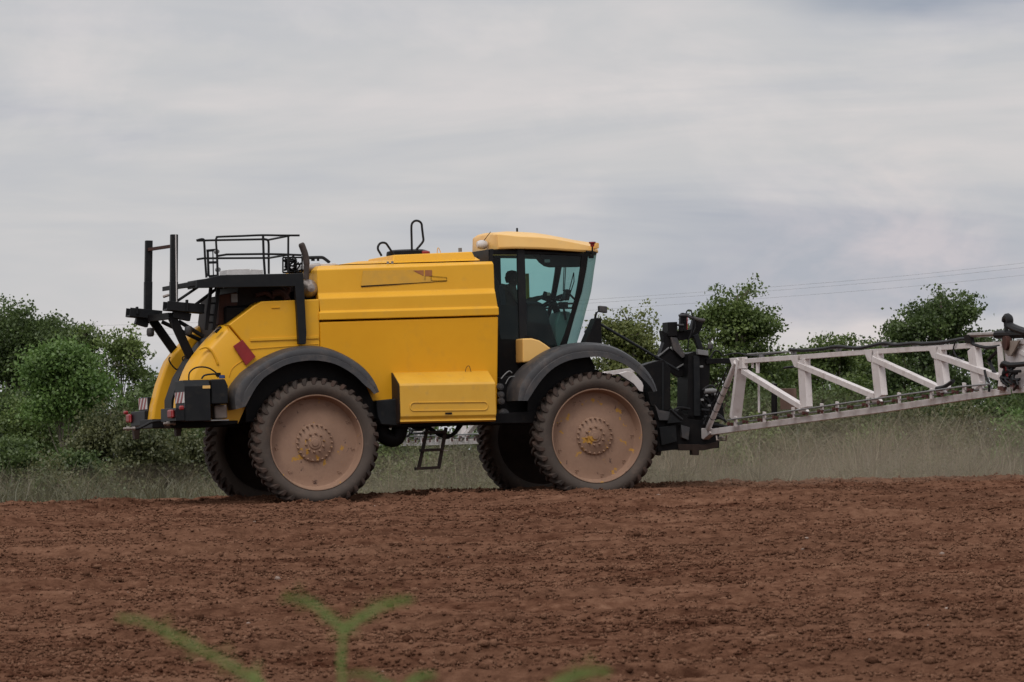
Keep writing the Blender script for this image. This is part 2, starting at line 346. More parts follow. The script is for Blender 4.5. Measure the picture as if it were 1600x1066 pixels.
def grid_mesh(name, X, Y, Z, m, smooth=True):
    r, c = X.shape; co = np.stack([X, Y, Z], -1).reshape(-1, 3).astype(np.float32)
    i = np.arange(r * c).reshape(r, c)
    q = np.stack([i[:-1, :-1], i[:-1, 1:], i[1:, 1:], i[1:, :-1]], -1).reshape(-1, 4)
    me = bpy.data.meshes.new(name); me.vertices.add(len(co)); me.vertices.foreach_set('co', co.ravel())
    me.loops.add(q.size); me.loops.foreach_set('vertex_index', q.ravel().astype(np.int32))
    me.polygons.add(len(q)); me.polygons.foreach_set('loop_start', np.arange(0, q.size, 4, dtype=np.int32))
    me.update(calc_edges=True)
    me.polygons.foreach_set('use_smooth', np.full(len(q), smooth)); me.materials.append(m)
    o = bpy.data.objects.new(name, me); COL.objects.link(o); return o

def soil_material():
    m = bpy.data.materials.new('red_brown_soil'); m.use_nodes = True
    n = m.node_tree.nodes; l = m.node_tree.links; b = n['Principled BSDF']
    b.inputs['Roughness'].default_value = 0.95; b.inputs['Specular IOR Level'].default_value = 0.0
    g = n.new('ShaderNodeNewGeometry')
    def nz(sc, det, rg, mp=(1, 1, 1)):
        mm = n.new('ShaderNodeMapping'); mm.inputs['Scale'].default_value = mp
        x = n.new('ShaderNodeTexNoise'); x.inputs['Scale'].default_value = sc; x.inputs['Detail'].default_value = det; x.inputs['Roughness'].default_value = rg
        l.new(g.outputs['Position'], mm.inputs[0]); l.new(mm.outputs[0], x.inputs['Vector']); return x.outputs[0]
    r = n.new('ShaderNodeValToRGB'); e = r.color_ramp.elements
    e[0].position = 0.36; e[0].color = (0.045, 0.017, 0.010, 1); e[1].position = 0.64; e[1].color = (0.235, 0.128, 0.082, 1)
    x = e.new(0.5); x.color = (0.140, 0.068, 0.042, 1)
    fa = nz(9, 8, 0.72, (0.6, 1, 1)); fb_ = nz(1.1, 6, 0.7, (0.35, 1.6, 1))
    am = n.new('ShaderNodeMix'); am.data_type = 'FLOAT'; am.inputs[0].default_value = 0.42; l.new(fa, am.inputs[2]); l.new(fb_, am.inputs[3])
    rp = n.new('ShaderNodeMath'); rp.operation = 'MULTIPLY_ADD'; rp.inputs[1].default_value = 0.16; l.new(g.outputs['Random Per Island'], rp.inputs[0])
    rq = n.new('ShaderNodeMath'); rq.operation = 'SUBTRACT'; rq.inputs[1].default_value = 0.08; l.new(am.outputs[0], rq.inputs[0]); l.new(rq.outputs[0], rp.inputs[2])
    l.new(rp.outputs[0], r.inputs[0])
    big = n.new('ShaderNodeMapRange'); big.inputs['From Min'].default_value = 0.35; big.inputs['From Max'].default_value = 0.75
    l.new(nz(0.5, 5, 0.6, (0.4, 1, 1)), big.inputs['Value'])
    mx = n.new('ShaderNodeMix'); mx.data_type = 'RGBA'; mx.blend_type = 'MIX'
    mx.inputs[7].default_value = (0.200, 0.112, 0.072, 1)
    ml = n.new('ShaderNodeMath'); ml.operation = 'MULTIPLY'; ml.inputs[1].default_value = 0.35; l.new(big.outputs[0], ml.inputs[0])
    l.new(ml.outputs[0], mx.inputs[0]); l.new(r.outputs[0], mx.inputs[6]); l.new(mx.outputs[2], b.inputs['Base Color'])
    bp = n.new('ShaderNodeBump'); bp.inputs['Strength'].default_value = 1.0; bp.inputs['Distance'].default_value = 0.02
    l.new(nz(45, 8, 0.7), bp.inputs['Height']); l.new(bp.outputs[0], b.inputs['Normal'])
    return m
M['soil'] = soil_material()
M['turf'] = mat('rough_turf', (0.045, 0.06, 0.022), 0.9, (0.075, 0.08, 0.035), 0.4, 0.3, 3)

NR, NC = 1300, 1650
t = np.linspace(0, 1, NR)
Yr = 37 * (101.5 / 37.0) ** (t ** 0.92)
s_ = np.linspace(-1, 1, NC)
Yg = np.repeat(Yr[:, None], NC, 1); Xg = s_[None, :] * (0.094 * Yg + 3.2)
field = grid_mesh('field', Xg, Yg, prof(Yg) + relief(Xg, Yg), M['soil'], False); tag(field, kind='structure')
# the wider field and the land beyond it, one sheet out to the horizon
ys = np.concatenate([np.arange(-60, 160, 2.0), np.geomspace(160, 6000, 40)])
xs = np.concatenate([-np.geomspace(60, 4000, 30)[::-1], np.arange(-58, 60, 2.0), np.geomspace(60, 4000, 30)])
Xb, Yb = np.meshgrid(xs, ys)
inside = (np.abs(Xb) < 0.094 * Yb + 4.5) & (Yb > 34) & (Yb < 103)
ground = grid_mesh('ground', Xb, Yb, prof(Yb) - np.where(inside, 0.22, 0.05) + 0.05 * vn(Xb / 5, Yb / 3), M['soil']); tag(ground, kind='structure')
ground.data.materials.append(M['turf'])
ce = (Yb[:-1, :-1] + 1).ravel(); ground.data.polygons.foreach_set('material_index', (ce > 101).astype(np.int32))

# loose clods and crumbs lying on the field
def lump_batch(name, n, rng, smin, smax, powr, m, ymin=39, ymax=98, flat=0.65, sink=0.25, jit=0.3, octa=False):
    ph = (1 + 5 ** 0.5) / 2
    iv = np.array([(-1, ph, 0), (1, ph, 0), (-1, -ph, 0), (1, -ph, 0), (0, -1, ph), (0, 1, ph), (0, -1, -ph), (0, 1, -ph), (ph, 0, -1), (ph, 0, 1), (-ph, 0, -1), (-ph, 0, 1)]) / 1.9
    it = np.array([(0, 11, 5), (0, 5, 1), (0, 1, 7), (0, 7, 10), (0, 10, 11), (1, 5, 9), (5, 11, 4), (11, 10, 2), (10, 7, 6), (7, 1, 8), (3, 9, 4), (3, 4, 2), (3, 2, 6), (3, 6, 8), (3, 8, 9), (4, 9, 5), (2, 4, 11), (6, 2, 10), (8, 6, 7), (9, 8, 1)])
    if octa:
        iv = np.array([(1, 0, 0), (0, 1, 0), (-1, 0, 0), (0, -1, 0), (0, 0, 1), (0, 0, -1)]) * 1.0
        it = np.array([(0, 1, 4), (1, 2, 4), (2, 3, 4), (3, 0, 4), (1, 0, 5), (2, 1, 5), (3, 2, 5), (0, 3, 5)])
    nv_ = len(iv)
    Y = ymin + (ymax - ymin) * rng.rand(n) ** 1.25
    X = (rng.rand(n) * 2 - 1) * (0.094 * Y + 2.8)
    keep = rng.rand(n) < 0.16 + 1.8 * vn(X / 2.6, Y / 0.42, 4) ** 2.2; X, Y = X[keep], Y[keep]; n = len(X)
    sz = smin + (smax - smin) * rng.rand(n) ** powr
    z = prof(Y) + relief(X, Y) + sz * (flat - sink) * 0.5
    a = rng.rand(n) * 6.283; ca, sa = np.cos(a), np.sin(a)
    v = iv[None] * (1 + jit * (rng.rand(n, nv_, 1) * 2 - 1)) * sz[:, None, None] * np.array([1.15, 0.85, flat])
    x = v[..., 0] * ca[:, None] - v[..., 1] * sa[:, None]; y = v[..., 0] * sa[:, None] + v[..., 1] * ca[:, None]
    co = np.stack([x + X[:, None], y + Y[:, None], v[..., 2] + z[:, None]], -1).reshape(-1, 3).astype(np.float32)
    f = (it[None] + (np.arange(n) * nv_)[:, None, None]).reshape(-1, 3)
    me = bpy.data.meshes.new(name); me.vertices.add(len(co)); me.vertices.foreach_set('co', co.ravel())
    me.loops.add(f.size); me.loops.foreach_set('vertex_index', f.ravel().astype(np.int32))
    me.polygons.add(len(f)); me.polygons.foreach_set('loop_start', np.arange(0, f.size, 3, dtype=np.int32))
    me.update(calc_edges=True); me.materials.append(m)
    o = bpy.data.objects.new(name, me); COL.objects.link(o); return o
rng = np.random.RandomState(11)
tag(lump_batch('soil_crumbs', 520000, rng, 0.006, 0.026, 1.7, M['soil'], flat=0.9, sink=0.1, jit=0.45, octa=True), 'fine loose crumbs of red brown soil covering the field', 'soil crumbs', kind='stuff')
tag(lump_batch('soil_clods', 16000, rng, 0.014, 0.060, 5.0, M['soil'], flat=.75), 'red brown clods and crumbs of soil scattered over the field', 'soil clods', kind='stuff')
M['stone'] = mat('pale_stone', (0.30, 0.23, 0.19), 0.8, (0.20, 0.14, 0.11), 7)
tag(lump_batch('field_stones', 260, rng, 0.010, 0.040, 3.0, M['stone'], flat=0.7), 'small pale stones scattered over the ploughed soil', 'stones', kind='stuff')

# ------------------------------------------------------------------ foliage
def leaf_material(name, c1, c2, trans=0.35):
    m = bpy.data.materials.new(name); m.use_nodes = True
    n = m.node_tree.nodes; l = m.node_tree.links; n.clear()
    o = n.new('ShaderNodeOutputMaterial')
    at = n.new('ShaderNodeAttribute'); at.attribute_name = 'tint'
    r = n.new('ShaderNodeValToRGB'); r.color_ramp.elements[0].color = (*c1, 1); r.color_ramp.elements[1].color = (*c2, 1)
    l.new(at.outputs['Fac'], r.inputs[0])
    d = n.new('ShaderNodeBsdfDiffuse'); t_ = n.new('ShaderNodeBsdfTranslucent'); g = n.new('ShaderNodeBsdfGlossy'); g.inputs['Roughness'].default_value = 0.5
    mx = n.new('ShaderNodeMixShader'); mx.inputs[0].default_value = trans
    l.new(r.outputs[0], d.inputs[0]); l.new(r.outputs[0], t_.inputs[0]); l.new(d.outputs[0], mx.inputs[1]); l.new(t_.outputs[0], mx.inputs[2])
    m2 = n.new('ShaderNodeMixShader'); m2.inputs[0].default_value = 0.035; l.new(mx.outputs[0], m2.inputs[1]); l.new(g.outputs[0], m2.inputs[2])
    l.new(m2.outputs[0], o.inputs[0]); return m
LEAF = {
    'dark': leaf_material('dark_green_leaves', (0.045, 0.072, 0.022), (0.115, 0.165, 0.048)),
    'mid': leaf_material('mid_green_leaves', (0.065, 0.102, 0.026), (0.165, 0.220, 0.060)),
    'bright': leaf_material('fresh_green_leaves', (0.070, 0.135, 0.030), (0.160, 0.250, 0.066)),
    'olive': leaf_material('yellow_green_leaves', (0.095, 0.120, 0.034), (0.22, 0.24, 0.075)),
    'scrub': leaf_material('dull_scrub_leaves', (0.048, 0.062, 0.024), (0.145, 0.150, 0.062)),
}
M['straw'] = leaf_material('dry_grass', (0.045, 0.046, 0.024), (0.22, 0.185, 0.115), 0.3)
M['bark'] = mat('grey_bark', (0.10, 0.082, 0.062), 0.9, (0.17, 0.145, 0.115), 6)

def quads_mesh(name, co, tint, m, parent=None):
    n = len(co); me = bpy.data.meshes.new(name); k = co.shape[1]
    me.vertices.add(n * k); me.vertices.foreach_set('co', co.reshape(-1, 3).astype(np.float32).ravel())
    me.loops.add(n * k); me.loops.foreach_set('vertex_index', np.arange(n * k, dtype=np.int32))
    me.polygons.add(n); me.polygons.foreach_set('loop_start', np.arange(0, n * k, k, dtype=np.int32))
    me.update(calc_edges=True); me.materials.append(m)
    a = me.attributes.new('tint', 'FLOAT', 'FACE'); a.data.foreach_set('value', tint.astype(np.float32))
    o = bpy.data.objects.new(name, me); COL.objects.link(o)
    if parent: o.parent = parent
    return o
def leaves(centres, per, spread, size, rng, base_t, droop=0.2):
    n = len(centres) * per
    c = np.repeat(centres, per, 0) + rng.normal(0, 1, (n, 3)) * spread * np.array([1.1, 1.1, 0.5])
    d = rng.normal(0, 1, (n, 3)); d[:, 2] -= droop; d /= np.linalg.norm(d, axis=1)[:, None]
    e = rng.normal(0, 1, (n, 3)); e -= d * (e * d).sum(1)[:, None]; e /= np.linalg.norm(e, axis=1)[:, None]
    L = size * (0.6 + 0.8 * rng.rand(n))[:, None]; w = L * 0.36
    nn = np.cross(d, e) * L * 0.12
    co = np.stack([c - d * L * .5, c + e * w + nn, c + d * L * .5, c - e * w + nn], 1)
    t_ = np.clip(np.repeat(base_t, per) + 0.22 * rng.normal(0, 1, n), 0, 1)
    return co, t_

def tree(name, label, cat, px, top, base, wpx, Y, leaf, seed, n_cl=260, per=34, group=None, airy=0.0, lobes=8, trunk_px=None, low=0.28, lsize=0.074, spread=0.19, trunk_r=None, lean=0.0):
    """px,top,base,wpx: centre, top, foot of the visible crown and width, in photo pixels at depth Y"""
    rng = np.random.RandomState(seed); sc = Y / FPX; n_cl = int(n_cl * 1.35); per = int(per * 1.75)
    topw = W(px, top, Y); gz = float(prof(Y)) - 0.05
    H = topw.z - gz; rad = wpx * sc / 2
    o = empty(name, None, (topw.x, Y, gz)); tag(o, label, cat, group)
    cz0 = max(low * H, (W(px, base, Y).z - gz)); ch = H - cz0
    # crown lobes
    L = []
    for i in range(lobes):
        a = rng.rand() * 6.283; k = rng.rand() ** 0.6; h = -0.06 + 0.98 * (i + 0.5) / lobes
        wid = math.sin(math.pi * min(0.96, max(.05, 0.34 + 0.58 * h))) ** 0.65
        rr = rad * (k * 0.88) * wid * (0.75 + 0.4 * rng.rand())
        s = (0.19 + 0.27 * rng.rand() ** 1.3) * (rad if rad < ch else 0.5 * (rad + ch)) * (0.62 + 0.5 * wid)
        L.append(((math.cos(a) * rr + lean * h, math.sin(a) * rr * 0.8, cz0 + ch * h - (0.12 * ch if h > .8 else 0)), s, rng.rand()))
    L.append(((lean, 0, H - 0.17 * ch), 0.19 * ch + 0.12 * rad, 0.6))
    cen = []; tv = []
    for i in range(n_cl):
        c, s, tt = L[rng.randint(len(L))] if i > len(L) * 3 else L[i % len(L)]
        d = rng.normal(0, 1, 3); d /= np.linalg.norm(d); rr = s * (0.35 + 0.72 * rng.rand() ** 0.55)
        d[2] = abs(d[2]) * (1 if rng.rand() < .60 else -.9); q = np.array(c) + d * rr * np.array([1.1, 1, 0.72]); q[2] = min(max(q[2], cz0 * 0.75), H - 0.04)
        if abs(q[0] - lean * .5) > rad * 1.04: q[0] *= rad * 1.02 / abs(q[0])
        cen.append(q); tv.append(0.18 + 0.45 * tt + 0.22 * rng.normal())
    cen = np.array(cen); tv = np.array(tv)
    co, tt = leaves(cen, per, spread * (1 - airy * 0.2), lsize, rng, tv)
    # stray sprigs at the outline
    k = rng.choice(len(cen), max(4, n_cl // 5)); out = cen[k] + (cen[k] - np.array([0, 0, cz0 + ch * .4])) * (0.10 + 0.10 * rng.rand(len(k)))[:, None]
    co2, t2 = leaves(out, per // 3, spread * 0.55, lsize, rng, tv[k])
    quads_mesh('crown', np.concatenate([co, co2]), np.concatenate([tt, t2]), LEAF[leaf], o)
    # trunk and limbs
    b = MB(); tr = trunk_r or 0.022 * H + 0.02; tx = 0 if trunk_px is None else (trunk_px - px) * sc
    tips = [(Vector((tx, 0, 0)), tr)]
    stem = smooth_path([(tx, 0, -0.2), (tx + 0.05 * rng.normal(), 0.03, H * 0.3), (tx * 0.5 + lean * .5 + 0.1 * rng.normal(), 0.05, H * 0.6), (lean, 0, H * 0.93)], 4)
    b.tube(stem, [tr * (1 - 0.85 * i / (len(stem) - 1)) for i in range(len(stem))], 7)
    for i in range(0, len(L)):
        c, s, _ = L[i]; j = min(len(stem) - 2, max(2, int(len(stem) * min(0.85, max(0.2, c[2] / H - 0.22))))); p0 = stem[j]
        c = Vector(c); mid = (p0 + c) / 2 + Vector((0, 0, -0.06 * ch)); b.tube(smooth_path([p0, mid, c + Vector((0, 0, s * .4))], 3), [tr * .30, tr * .27, tr * .24, tr * .2, tr * .17, tr * .14, tr * .1], 5)
    sel = rng.choice(len(cen), min(len(cen), 50 + int(60 * airy)), replace=False)
    for k in sel:
        q = Vector(cen[k]); c = min(L, key=lambda x: (Vector(x[0]) - q).length)[0]
        b.tube([Vector(c), (Vector(c) + q) / 2 + Vector((0, 0, .05)), q], [tr * .16, tr * .12, tr * .05], 4)
    b.build('trunk', M['bark'], o)
    return o

TG = 'trees in the hedgerow behind the field'
tree('leafy_tree', 'big dark green domed tree at the far left edge of the hedgerow', 'tree', 12, 474, 700, 200, 132, 'dark', 1, 620, 44, TG, lobes=22)
tree('leafy_tree', 'dark rounded tree crown directly behind the bright green tree at left', 'tree', 95, 503, 690, 130, 138, 'dark', 2, 330, 40, TG, lobes=16)
tree('leafy_tree', 'bright green young tree with a pale bare trunk before the dark trees at left', 'tree', 98, 538, 640, 128, 119, 'bright', 3, 240, 36, TG, lobes=18, low=0.46, trunk_px=104, trunk_r=0.055)
tree('leafy_tree', 'airy tree with sky showing through its crown just left of the sprayer rear', 'tree', 190, 512, 640, 130, 134, 'mid', 4, 165, 19, TG, airy=1.0, lobes=24, spread=0.13, trunk_r=.055)
tree('leafy_tree', 'small thin upright tree between the domed trees and the airy tree at left', 'tree', 134, 508, 620, 46, 136, 'mid', 5, 70, 26, TG, airy=0.8, lobes=7, spread=0.13)
tree('leafy_tree', 'short dark tree mostly hidden by the yellow rear cowls of the sprayer', 'tree', 262, 590, 690, 100, 133, 'dark', 6, 240, 36, TG, lobes=14)
tree('leafy_tree', 'yellow green rounded tree just in front of the cab, behind the diagonal rod', 'tree', 982, 483, 640, 128, 130, 'olive', 7, 240, 28, TG, airy=0.6, lobes=20, spread=0.14)
tree('leafy_tree', 'tall tree with a pointed top behind the black boom mast', 'tree', 1142, 446, 650, 172, 132, 'mid', 8, 400, 30, TG, airy=0.5, lobes=30, spread=0.15, lean=0.15)
tree('leafy_tree', 'low leafy tree rising above the middle of the white boom', 'tree', 1295, 520, 660, 120, 134, 'mid', 9, 210, 30, TG, airy=0.3, lobes=16, spread=0.14)
tree('leafy_tree', 'broad dark green tree above the outer end of the white boom', 'tree', 1470, 450, 650, 200, 131, 'dark', 10, 470, 32, TG, airy=0.4, lobes=28, spread=0.15)
tree('leafy_tree', 'dark low tree filling in behind the root of the white boom', 'tree', 1075, 560, 690, 120, 137, 'dark', 11, 230, 32, TG, airy=0.3, lobes=15)
tree('leafy_tree', 'dark shaded tree seen through the first bays of the white boom', 'tree', 1215, 562, 690, 130, 138, 'dark', 12, 280, 34, TG, lobes=15)
tree('leafy_tree', 'dark low tree behind the middle bays of the white boom', 'tree', 1375, 535, 690, 130, 138, 'dark', 13, 300, 34, TG, lobes=15)
tree('leafy_tree', 'dark bushy tree at the right edge of the photo behind the boom hinge', 'tree', 1585, 545, 690, 110, 139, 'dark', 14, 260, 34, TG, lobes=15)

tree('leafy_tree', 'dark leafy tree directly behind the black boom mast at hedge height', 'tree', 1040, 538, 690, 120, 139, 'dark', 61, 240, 32, TG, lobes=15)
tree('leafy_tree', 'mid green low tree filling the dip right of the pointed tree', 'tree', 1240, 548, 690, 100, 136, 'mid', 62, 230, 32, TG, lobes=15)
tree('leafy_tree', 'mid green low tree joining the broad dark tree on its left side', 'tree', 1385, 528, 690, 120, 136, 'mid', 63, 260, 32, TG, lobes=15)

BG = 'shrubs at the foot of the hedgerow'
def bush(name, label, px, top, wpx, Y, leaf, seed, n_cl, per=30, lsize=0.064):
    return tree(name, label, 'shrub', px, top, 800, wpx, Y, leaf, seed, n_cl, per, BG, lobes=14, low=0.06, lsize=lsize, spread=0.15, trunk_r=0.03)
bush('bramble_bush', 'dark green bramble bush low at the far left corner of the hedgerow', 15, 688, 170, 109, 'dark', 21, 260)
bush('bramble_bush', 'dark green rounded bush below the bright green tree', 112, 712, 130, 107, 'dark', 22, 240)
bush('scrub_bush', 'tall green shrub under the dark domed tree at left', 40, 625, 130, 121, 'mid', 23, 300)
bush('scrub_bush', 'pale dull green shrub right of the pale bare trunk', 172, 628, 100, 112, 'scrub', 24, 230)
bush('scrub_bush', 'pale olive shrub below the left rear lamp of the sprayer', 232, 660, 100, 111, 'scrub', 25, 210)
bush('scrub_bush', 'dull green shrub beside the far rear wheel', 295, 672, 90, 112, 'scrub', 26, 190)
bush('scrub_bush', 'green shrub seen under the chassis just right of the rear wheel', 620, 690, 100, 110, 'mid', 27, 190)
bush('scrub_bush', 'dull green shrub seen behind the boarding ladder', 705, 684, 110, 112, 'scrub', 28, 210)
bush('scrub_bush', 'dull green shrub right of the near front wheel', 1060, 672, 110, 112, 'scrub', 29, 200)
bush('scrub_bush', 'green shrub hanging below the white boom near its root', 1180, 655, 150, 113, 'mid', 30, 330)
bush('scrub_bush', 'olive shrub with dry stems under the middle of the white boom', 1310, 648, 140, 115, 'scrub', 31, 260)
bush('scrub_bush', 'pale shrub under the third bay of the white boom', 1425, 638, 130, 114, 'scrub', 32, 260)
bush('scrub_bush', 'pale olive shrub below the boom hinge', 1515, 630, 130, 113, 'scrub', 33, 250)
bush('scrub_bush', 'bright green shrub at the right edge of the photo above the soil', 1598, 648, 80, 107, 'bright', 34, 200)

HG = 'dark bushes filling the foot of the hedgerow'
for k, (x, top, wp, txt) in enumerate(((330, 640, 170, 'dark hedge bush seen behind the far rear wheel'), (480, 650, 170, 'dark hedge bush hidden mostly behind the near rear wheel'), (640, 662, 170, 'dark hedge bush seen through the gap between the wheels, left of the ladder'),
        (800, 655, 170, 'dark hedge bush behind the far front wheel'), (940, 625, 170, 'dark hedge bush behind the near front wheel'), (1070, 605, 170, 'dark hedge bush behind the lower boom mast'), (1195, 600, 180, 'dark hedge bush behind the first bay of the white boom'),
        (1320, 600, 180, 'dark hedge bush behind the second bay of the white boom'), (1440, 590, 180, 'dark hedge bush behind the fourth bay of the white boom'), (1565, 585, 180, 'dark hedge bush behind the hinge of the white boom'), (215, 600, 130, 'dark hedge bush under the airy tree at left'), (115, 590, 150, 'dark hedge bush just behind the pale bare trunk'), (20, 600, 170, 'dark hedge bush at the left edge under the big domed tree'))):
    tree('hedge_bush', txt, 'shrub', x, top, 800, wp, 126 + (k % 3) * 1.5, 'dark', 70 + k, 190, 26, HG, lobes=16, low=0.05, lsize=0.08, spread=0.22, trunk_r=0.03)

def grass_strip(name, label, n, x0, x1, y0, y1, h0, h1, seed, m, wid=0.010, lean=0.16, cap=0.9):
    rng = np.random.RandomState(seed)
    nt = max(1, n // 34); tp_ = x0 + (x1 - x0) * rng.rand(nt); tY = y0 + (y1 - y0) * rng.rand(nt); th = 0.35 + 0.9 * rng.rand(nt)
    k_ = rng.randint(nt, size=n); ox = rng.normal(0, 1, n) * 0.10; oy = rng.normal(0, 1, n) * 0.10; wild = rng.rand(n) < 0.3
    Y = tY[k_] + np.where(wild, rng.normal(0, .8, n), oy); X = (tp_[k_] - CX) / FPX * tY[k_] + np.where(wild, rng.normal(0, 1.2, n), ox)
    dens = vn(X / 1.3, Y / 1.5, 2); h = (h0 + (h1 - h0) * rng.rand(n) ** 1.6) * (0.15 + 1.6 * dens ** 1.6) * th[k_]
    h = np.minimum(h, cap * (0.7 + 0.3 * rng.rand(n)))
    z = prof(Y) - 0.06
    lx = (rng.normal(0, lean, n) + ox * 3.0 + .06) * h; ly = (rng.normal(0, lean, n) + oy * 3) * h
    w = wid * (0.6 + 0.8 * rng.rand(n)); o = np.zeros(n)
    b = np.stack([X, Y, z], -1); a = np.stack([w, o, o], -1)
    m1 = b + np.stack([lx * .35, ly * .35, h * .6], -1); tp = b + np.stack([lx * 1.15, ly, h * .96], -1)
    co = np.stack([b - a, b + a, m1 + a * .8, tp + a * .25, tp - a * .25, m1 - a * .8], 1)
    return tag(quads_mesh(name, co, np.clip(0.15 + 0.85 * rng.rand(n) * (0.5 + vn(X / 2, Y, 3)), 0, 1), m), label, 'grass', kind='stuff')
M['greenblade'] = leaf_material('green_grass', (0.034, 0.046, 0.018), (0.105, 0.105, 0.050), 0.3)
grass_strip('tall_grass', 'tall dry pale grass and stems along the far edge of the field', 4200, 560, 1680, 102.5, 109, 0.3, 2.6, 41, M['straw'], 0.005, 0.24, 1.45)
grass_strip('seeding_grass', 'tall olive and straw coloured grass reaching up to the white boom at right', 3200, 1040, 1690, 103, 109, 0.5, 3.6, 46, M['straw'], 0.006, 0.26, 2.0)
grass_strip('dry_stems', 'thin pale dry stems standing among the shrubs at the left edge of the field', 1900, -60, 420, 103, 110, 0.4, 2.0, 44, M['straw'], 0.005, 0.2, 1.2)
grass_strip('rough_grass', 'green weeds and grass along the far edge of the field', 15000, -80, 1700, 101.5, 108, 0.15, 1.2, 42, M['greenblade'], 0.008, 0.35, 0.75)

for x_, tp_, wp_, Y_, lf_, lab_ in ((1120, 690, 90, 106, 'mid', 'low green weedy shrub just right of the boom mast skid'), (1245, 672, 110, 107, 'scrub', 'low olive shrub in the dust below the second boom bay'),
        (1365, 668, 100, 106, 'mid', 'low green shrub in the dust below the middle of the boom'), (1470, 662, 100, 107, 'scrub', 'low olive shrub in the dust below the outer boom bays'), (660, 712, 90, 106, 'mid', 'low green weedy shrub in the gap left of the boarding ladder')):
    bush('weedy_shrub', lab_, x_, tp_, wp_, Y_, lf_, int(x_), 130)
# low leafy weeds and brambles along the margin
rng = np.random.RandomState(77); n_ = 4200
pxs = -80 + 1780 * rng.rand(n_); Ys = 102 + 9 * rng.rand(n_); Xs = (pxs - CX) / FPX * Ys
hs = 0.08 + 1.9 * vn(Xs / 0.9, Ys / 1.2, 1) ** 2 * rng.rand(n_)
co, tt = leaves(np.stack([Xs, Ys, prof(Ys) + hs], -1), 26, 0.11, 0.050, rng, np.clip(0.15 + 0.7 * vn(Xs / 0.7, Ys, 2) + .1 * rng.normal(0, 1, n_), 0, 1))
tag(quads_mesh('undergrowth', co, tt, LEAF['scrub']), 'low leafy weeds and brambles along the far edge of the field', 'undergrowth', kind='stuff')

# ------------------------------------------------------------------ overhead wires
WG = 'overhead wires crossing the sky'
def wire(label, pts, Y):
    p = [W(x, y, Y) for x, y in pts]; b = MB(); b.tube(smooth_path(p, 10), 0.0036, 6)
    tag(b.build('overhead_wire', M['wire']), label, 'wire', WG)
wire('topmost of the thin overhead wires above the boom', [(-700, 520), (100, 510), (500, 495), (920, 468.5), (1300, 441), (1600, 411), (2300, 330)], 175)
wire('middle one of the thin overhead wires above the boom', [(-700, 526), (100, 517), (500, 502), (920, 474), (1300, 447), (1600, 418), (2300, 338)], 176)
wire('lowest of the thin overhead wires above the boom', [(-700, 536), (100, 527), (500, 511), (920, 485), (1300, 458), (1600, 430), (2300, 352)], 174)

# ------------------------------------------------------------------ the sprayer
SP = empty('crop_sprayer'); SP.matrix_world = VM
tag(SP, 'yellow self propelled crop sprayer with dusty wheels and white boom standing on bare red soil', 'crop sprayer')
BODY = 0.36; FAR = 2 * MIDV - BODY
def Ps(pts, v): return [P(x, y, v) for x, y in pts]
def plate(name, pts, v0, v1, m, parent=SP, bevel=0.012, **k):
    return MB().prism(Ps(pts, v0), (0, v1 - v0, 0)).build(name, m, parent, bevel, **k)
def sec(levels):      # loft of levels (left px, y, right px, y, v) mirrored to the far side
    rings = []
    for xl, yl, xr, yr, v in levels:
        a, b = P(xl, yl, v), P(xr, yr, v); rings.append([a, b, mir(b), mir(a)])
    return MB().loft(rings)

# tank: lower body and lid
plate('tank', [(499.5, 503), (779, 494.5), (777, 655), (640, 661), (612, 628), (503, 630)], BODY, FAR, M['yellow_panel'], bevel=0.03, seg=3)
lid = sec([(499, 500.5, 780, 492.6, .335), (499, 488.5, 779.5, 480.8, .335), (500.5, 486.8, 778, 479, .375), (498, 467, 774.5, 458, .385), (496.5, 459, 773, 451, .47),
           (495.5, 422, 771.5, 412, .505), (498, 415.5, 769.5, 408.5, .66)])
lid.build('tank_lid', M['yellow'], SP, 0.03, seg=4)
# low moulding under the raised centre, then the raised centre with its collar
MB().loft([[P(530, 413.5, .75), P(752, 407, .75), mir(P(752, 407, .75)), mir(P(530, 413.5, .75))],
           [P(560, 408.5, .9), P(742, 401, .9), mir(P(742, 401, .9)), mir(P(560, 408.5, .9))]]).build('tank_top_step', M['yellow'], SP, 0.02)
MB().loft([[P(612.5, 411, .80), P(744, 407, .80), mir(P(744, 407, .80)), mir(P(612.5, 411, .80))],
           [P(615, 398.5, .86), P(738, 393.3, .86), mir(P(738, 393.3, .86)), mir(P(615, 398.5, .86))]]).build('tank_hatch_base', M['yellow'], SP, 0.02, seg=3)
hc = MB().lathe([(0, .07), (.25, .065), (.33, .04), (.34, .0), (.34, -.05)], P(637, 397, 1.3), 32, axis='z'); hc.build('tank_lid_cap', M['black'], SP)
MB().lathe([(0, .035), (.08, .035), (.11, .02), (.11, -.03)], P(661, 395.5, 1.1), 24, axis='z').build('filler_cap', M['red'], SP)
for pts, v in (([(596.3, 400), (593.5, 395), (590.7, 390), (590.8, 385), (594, 380.5), (598.5, 379.3), (603, 380.5), (606.5, 385), (610.5, 391), (615.5, 398.5)], 1.0),
               ([(643.6, 394), (643.2, 375), (642.8, 357), (643.6, 350), (647, 346), (651, 345), (655.5, 346.3), (658.6, 350), (659.5, 357), (660.8, 368), (661.6, 375), (660, 379), (656, 384), (650, 391), (649, 394)], 1.05)):
    MB().tube(smooth_path(Ps(pts, v), 4), 0.018, 8).build('grab_handle', M['hose'], SP)
MB().tube(smooth_path(Ps([(683, 396), (683.5, 389), (685, 387.5), (687, 391), (688.5, 395)], .95), 4), 0.006, 5).build('wire_loop', M['yellow'], SP)
MB().lathe([(0, .06), (.03, .06), (.03, 0)], P(719, 393.5, 1.0), 10, axis='z').build('breather', M['grey'], SP)
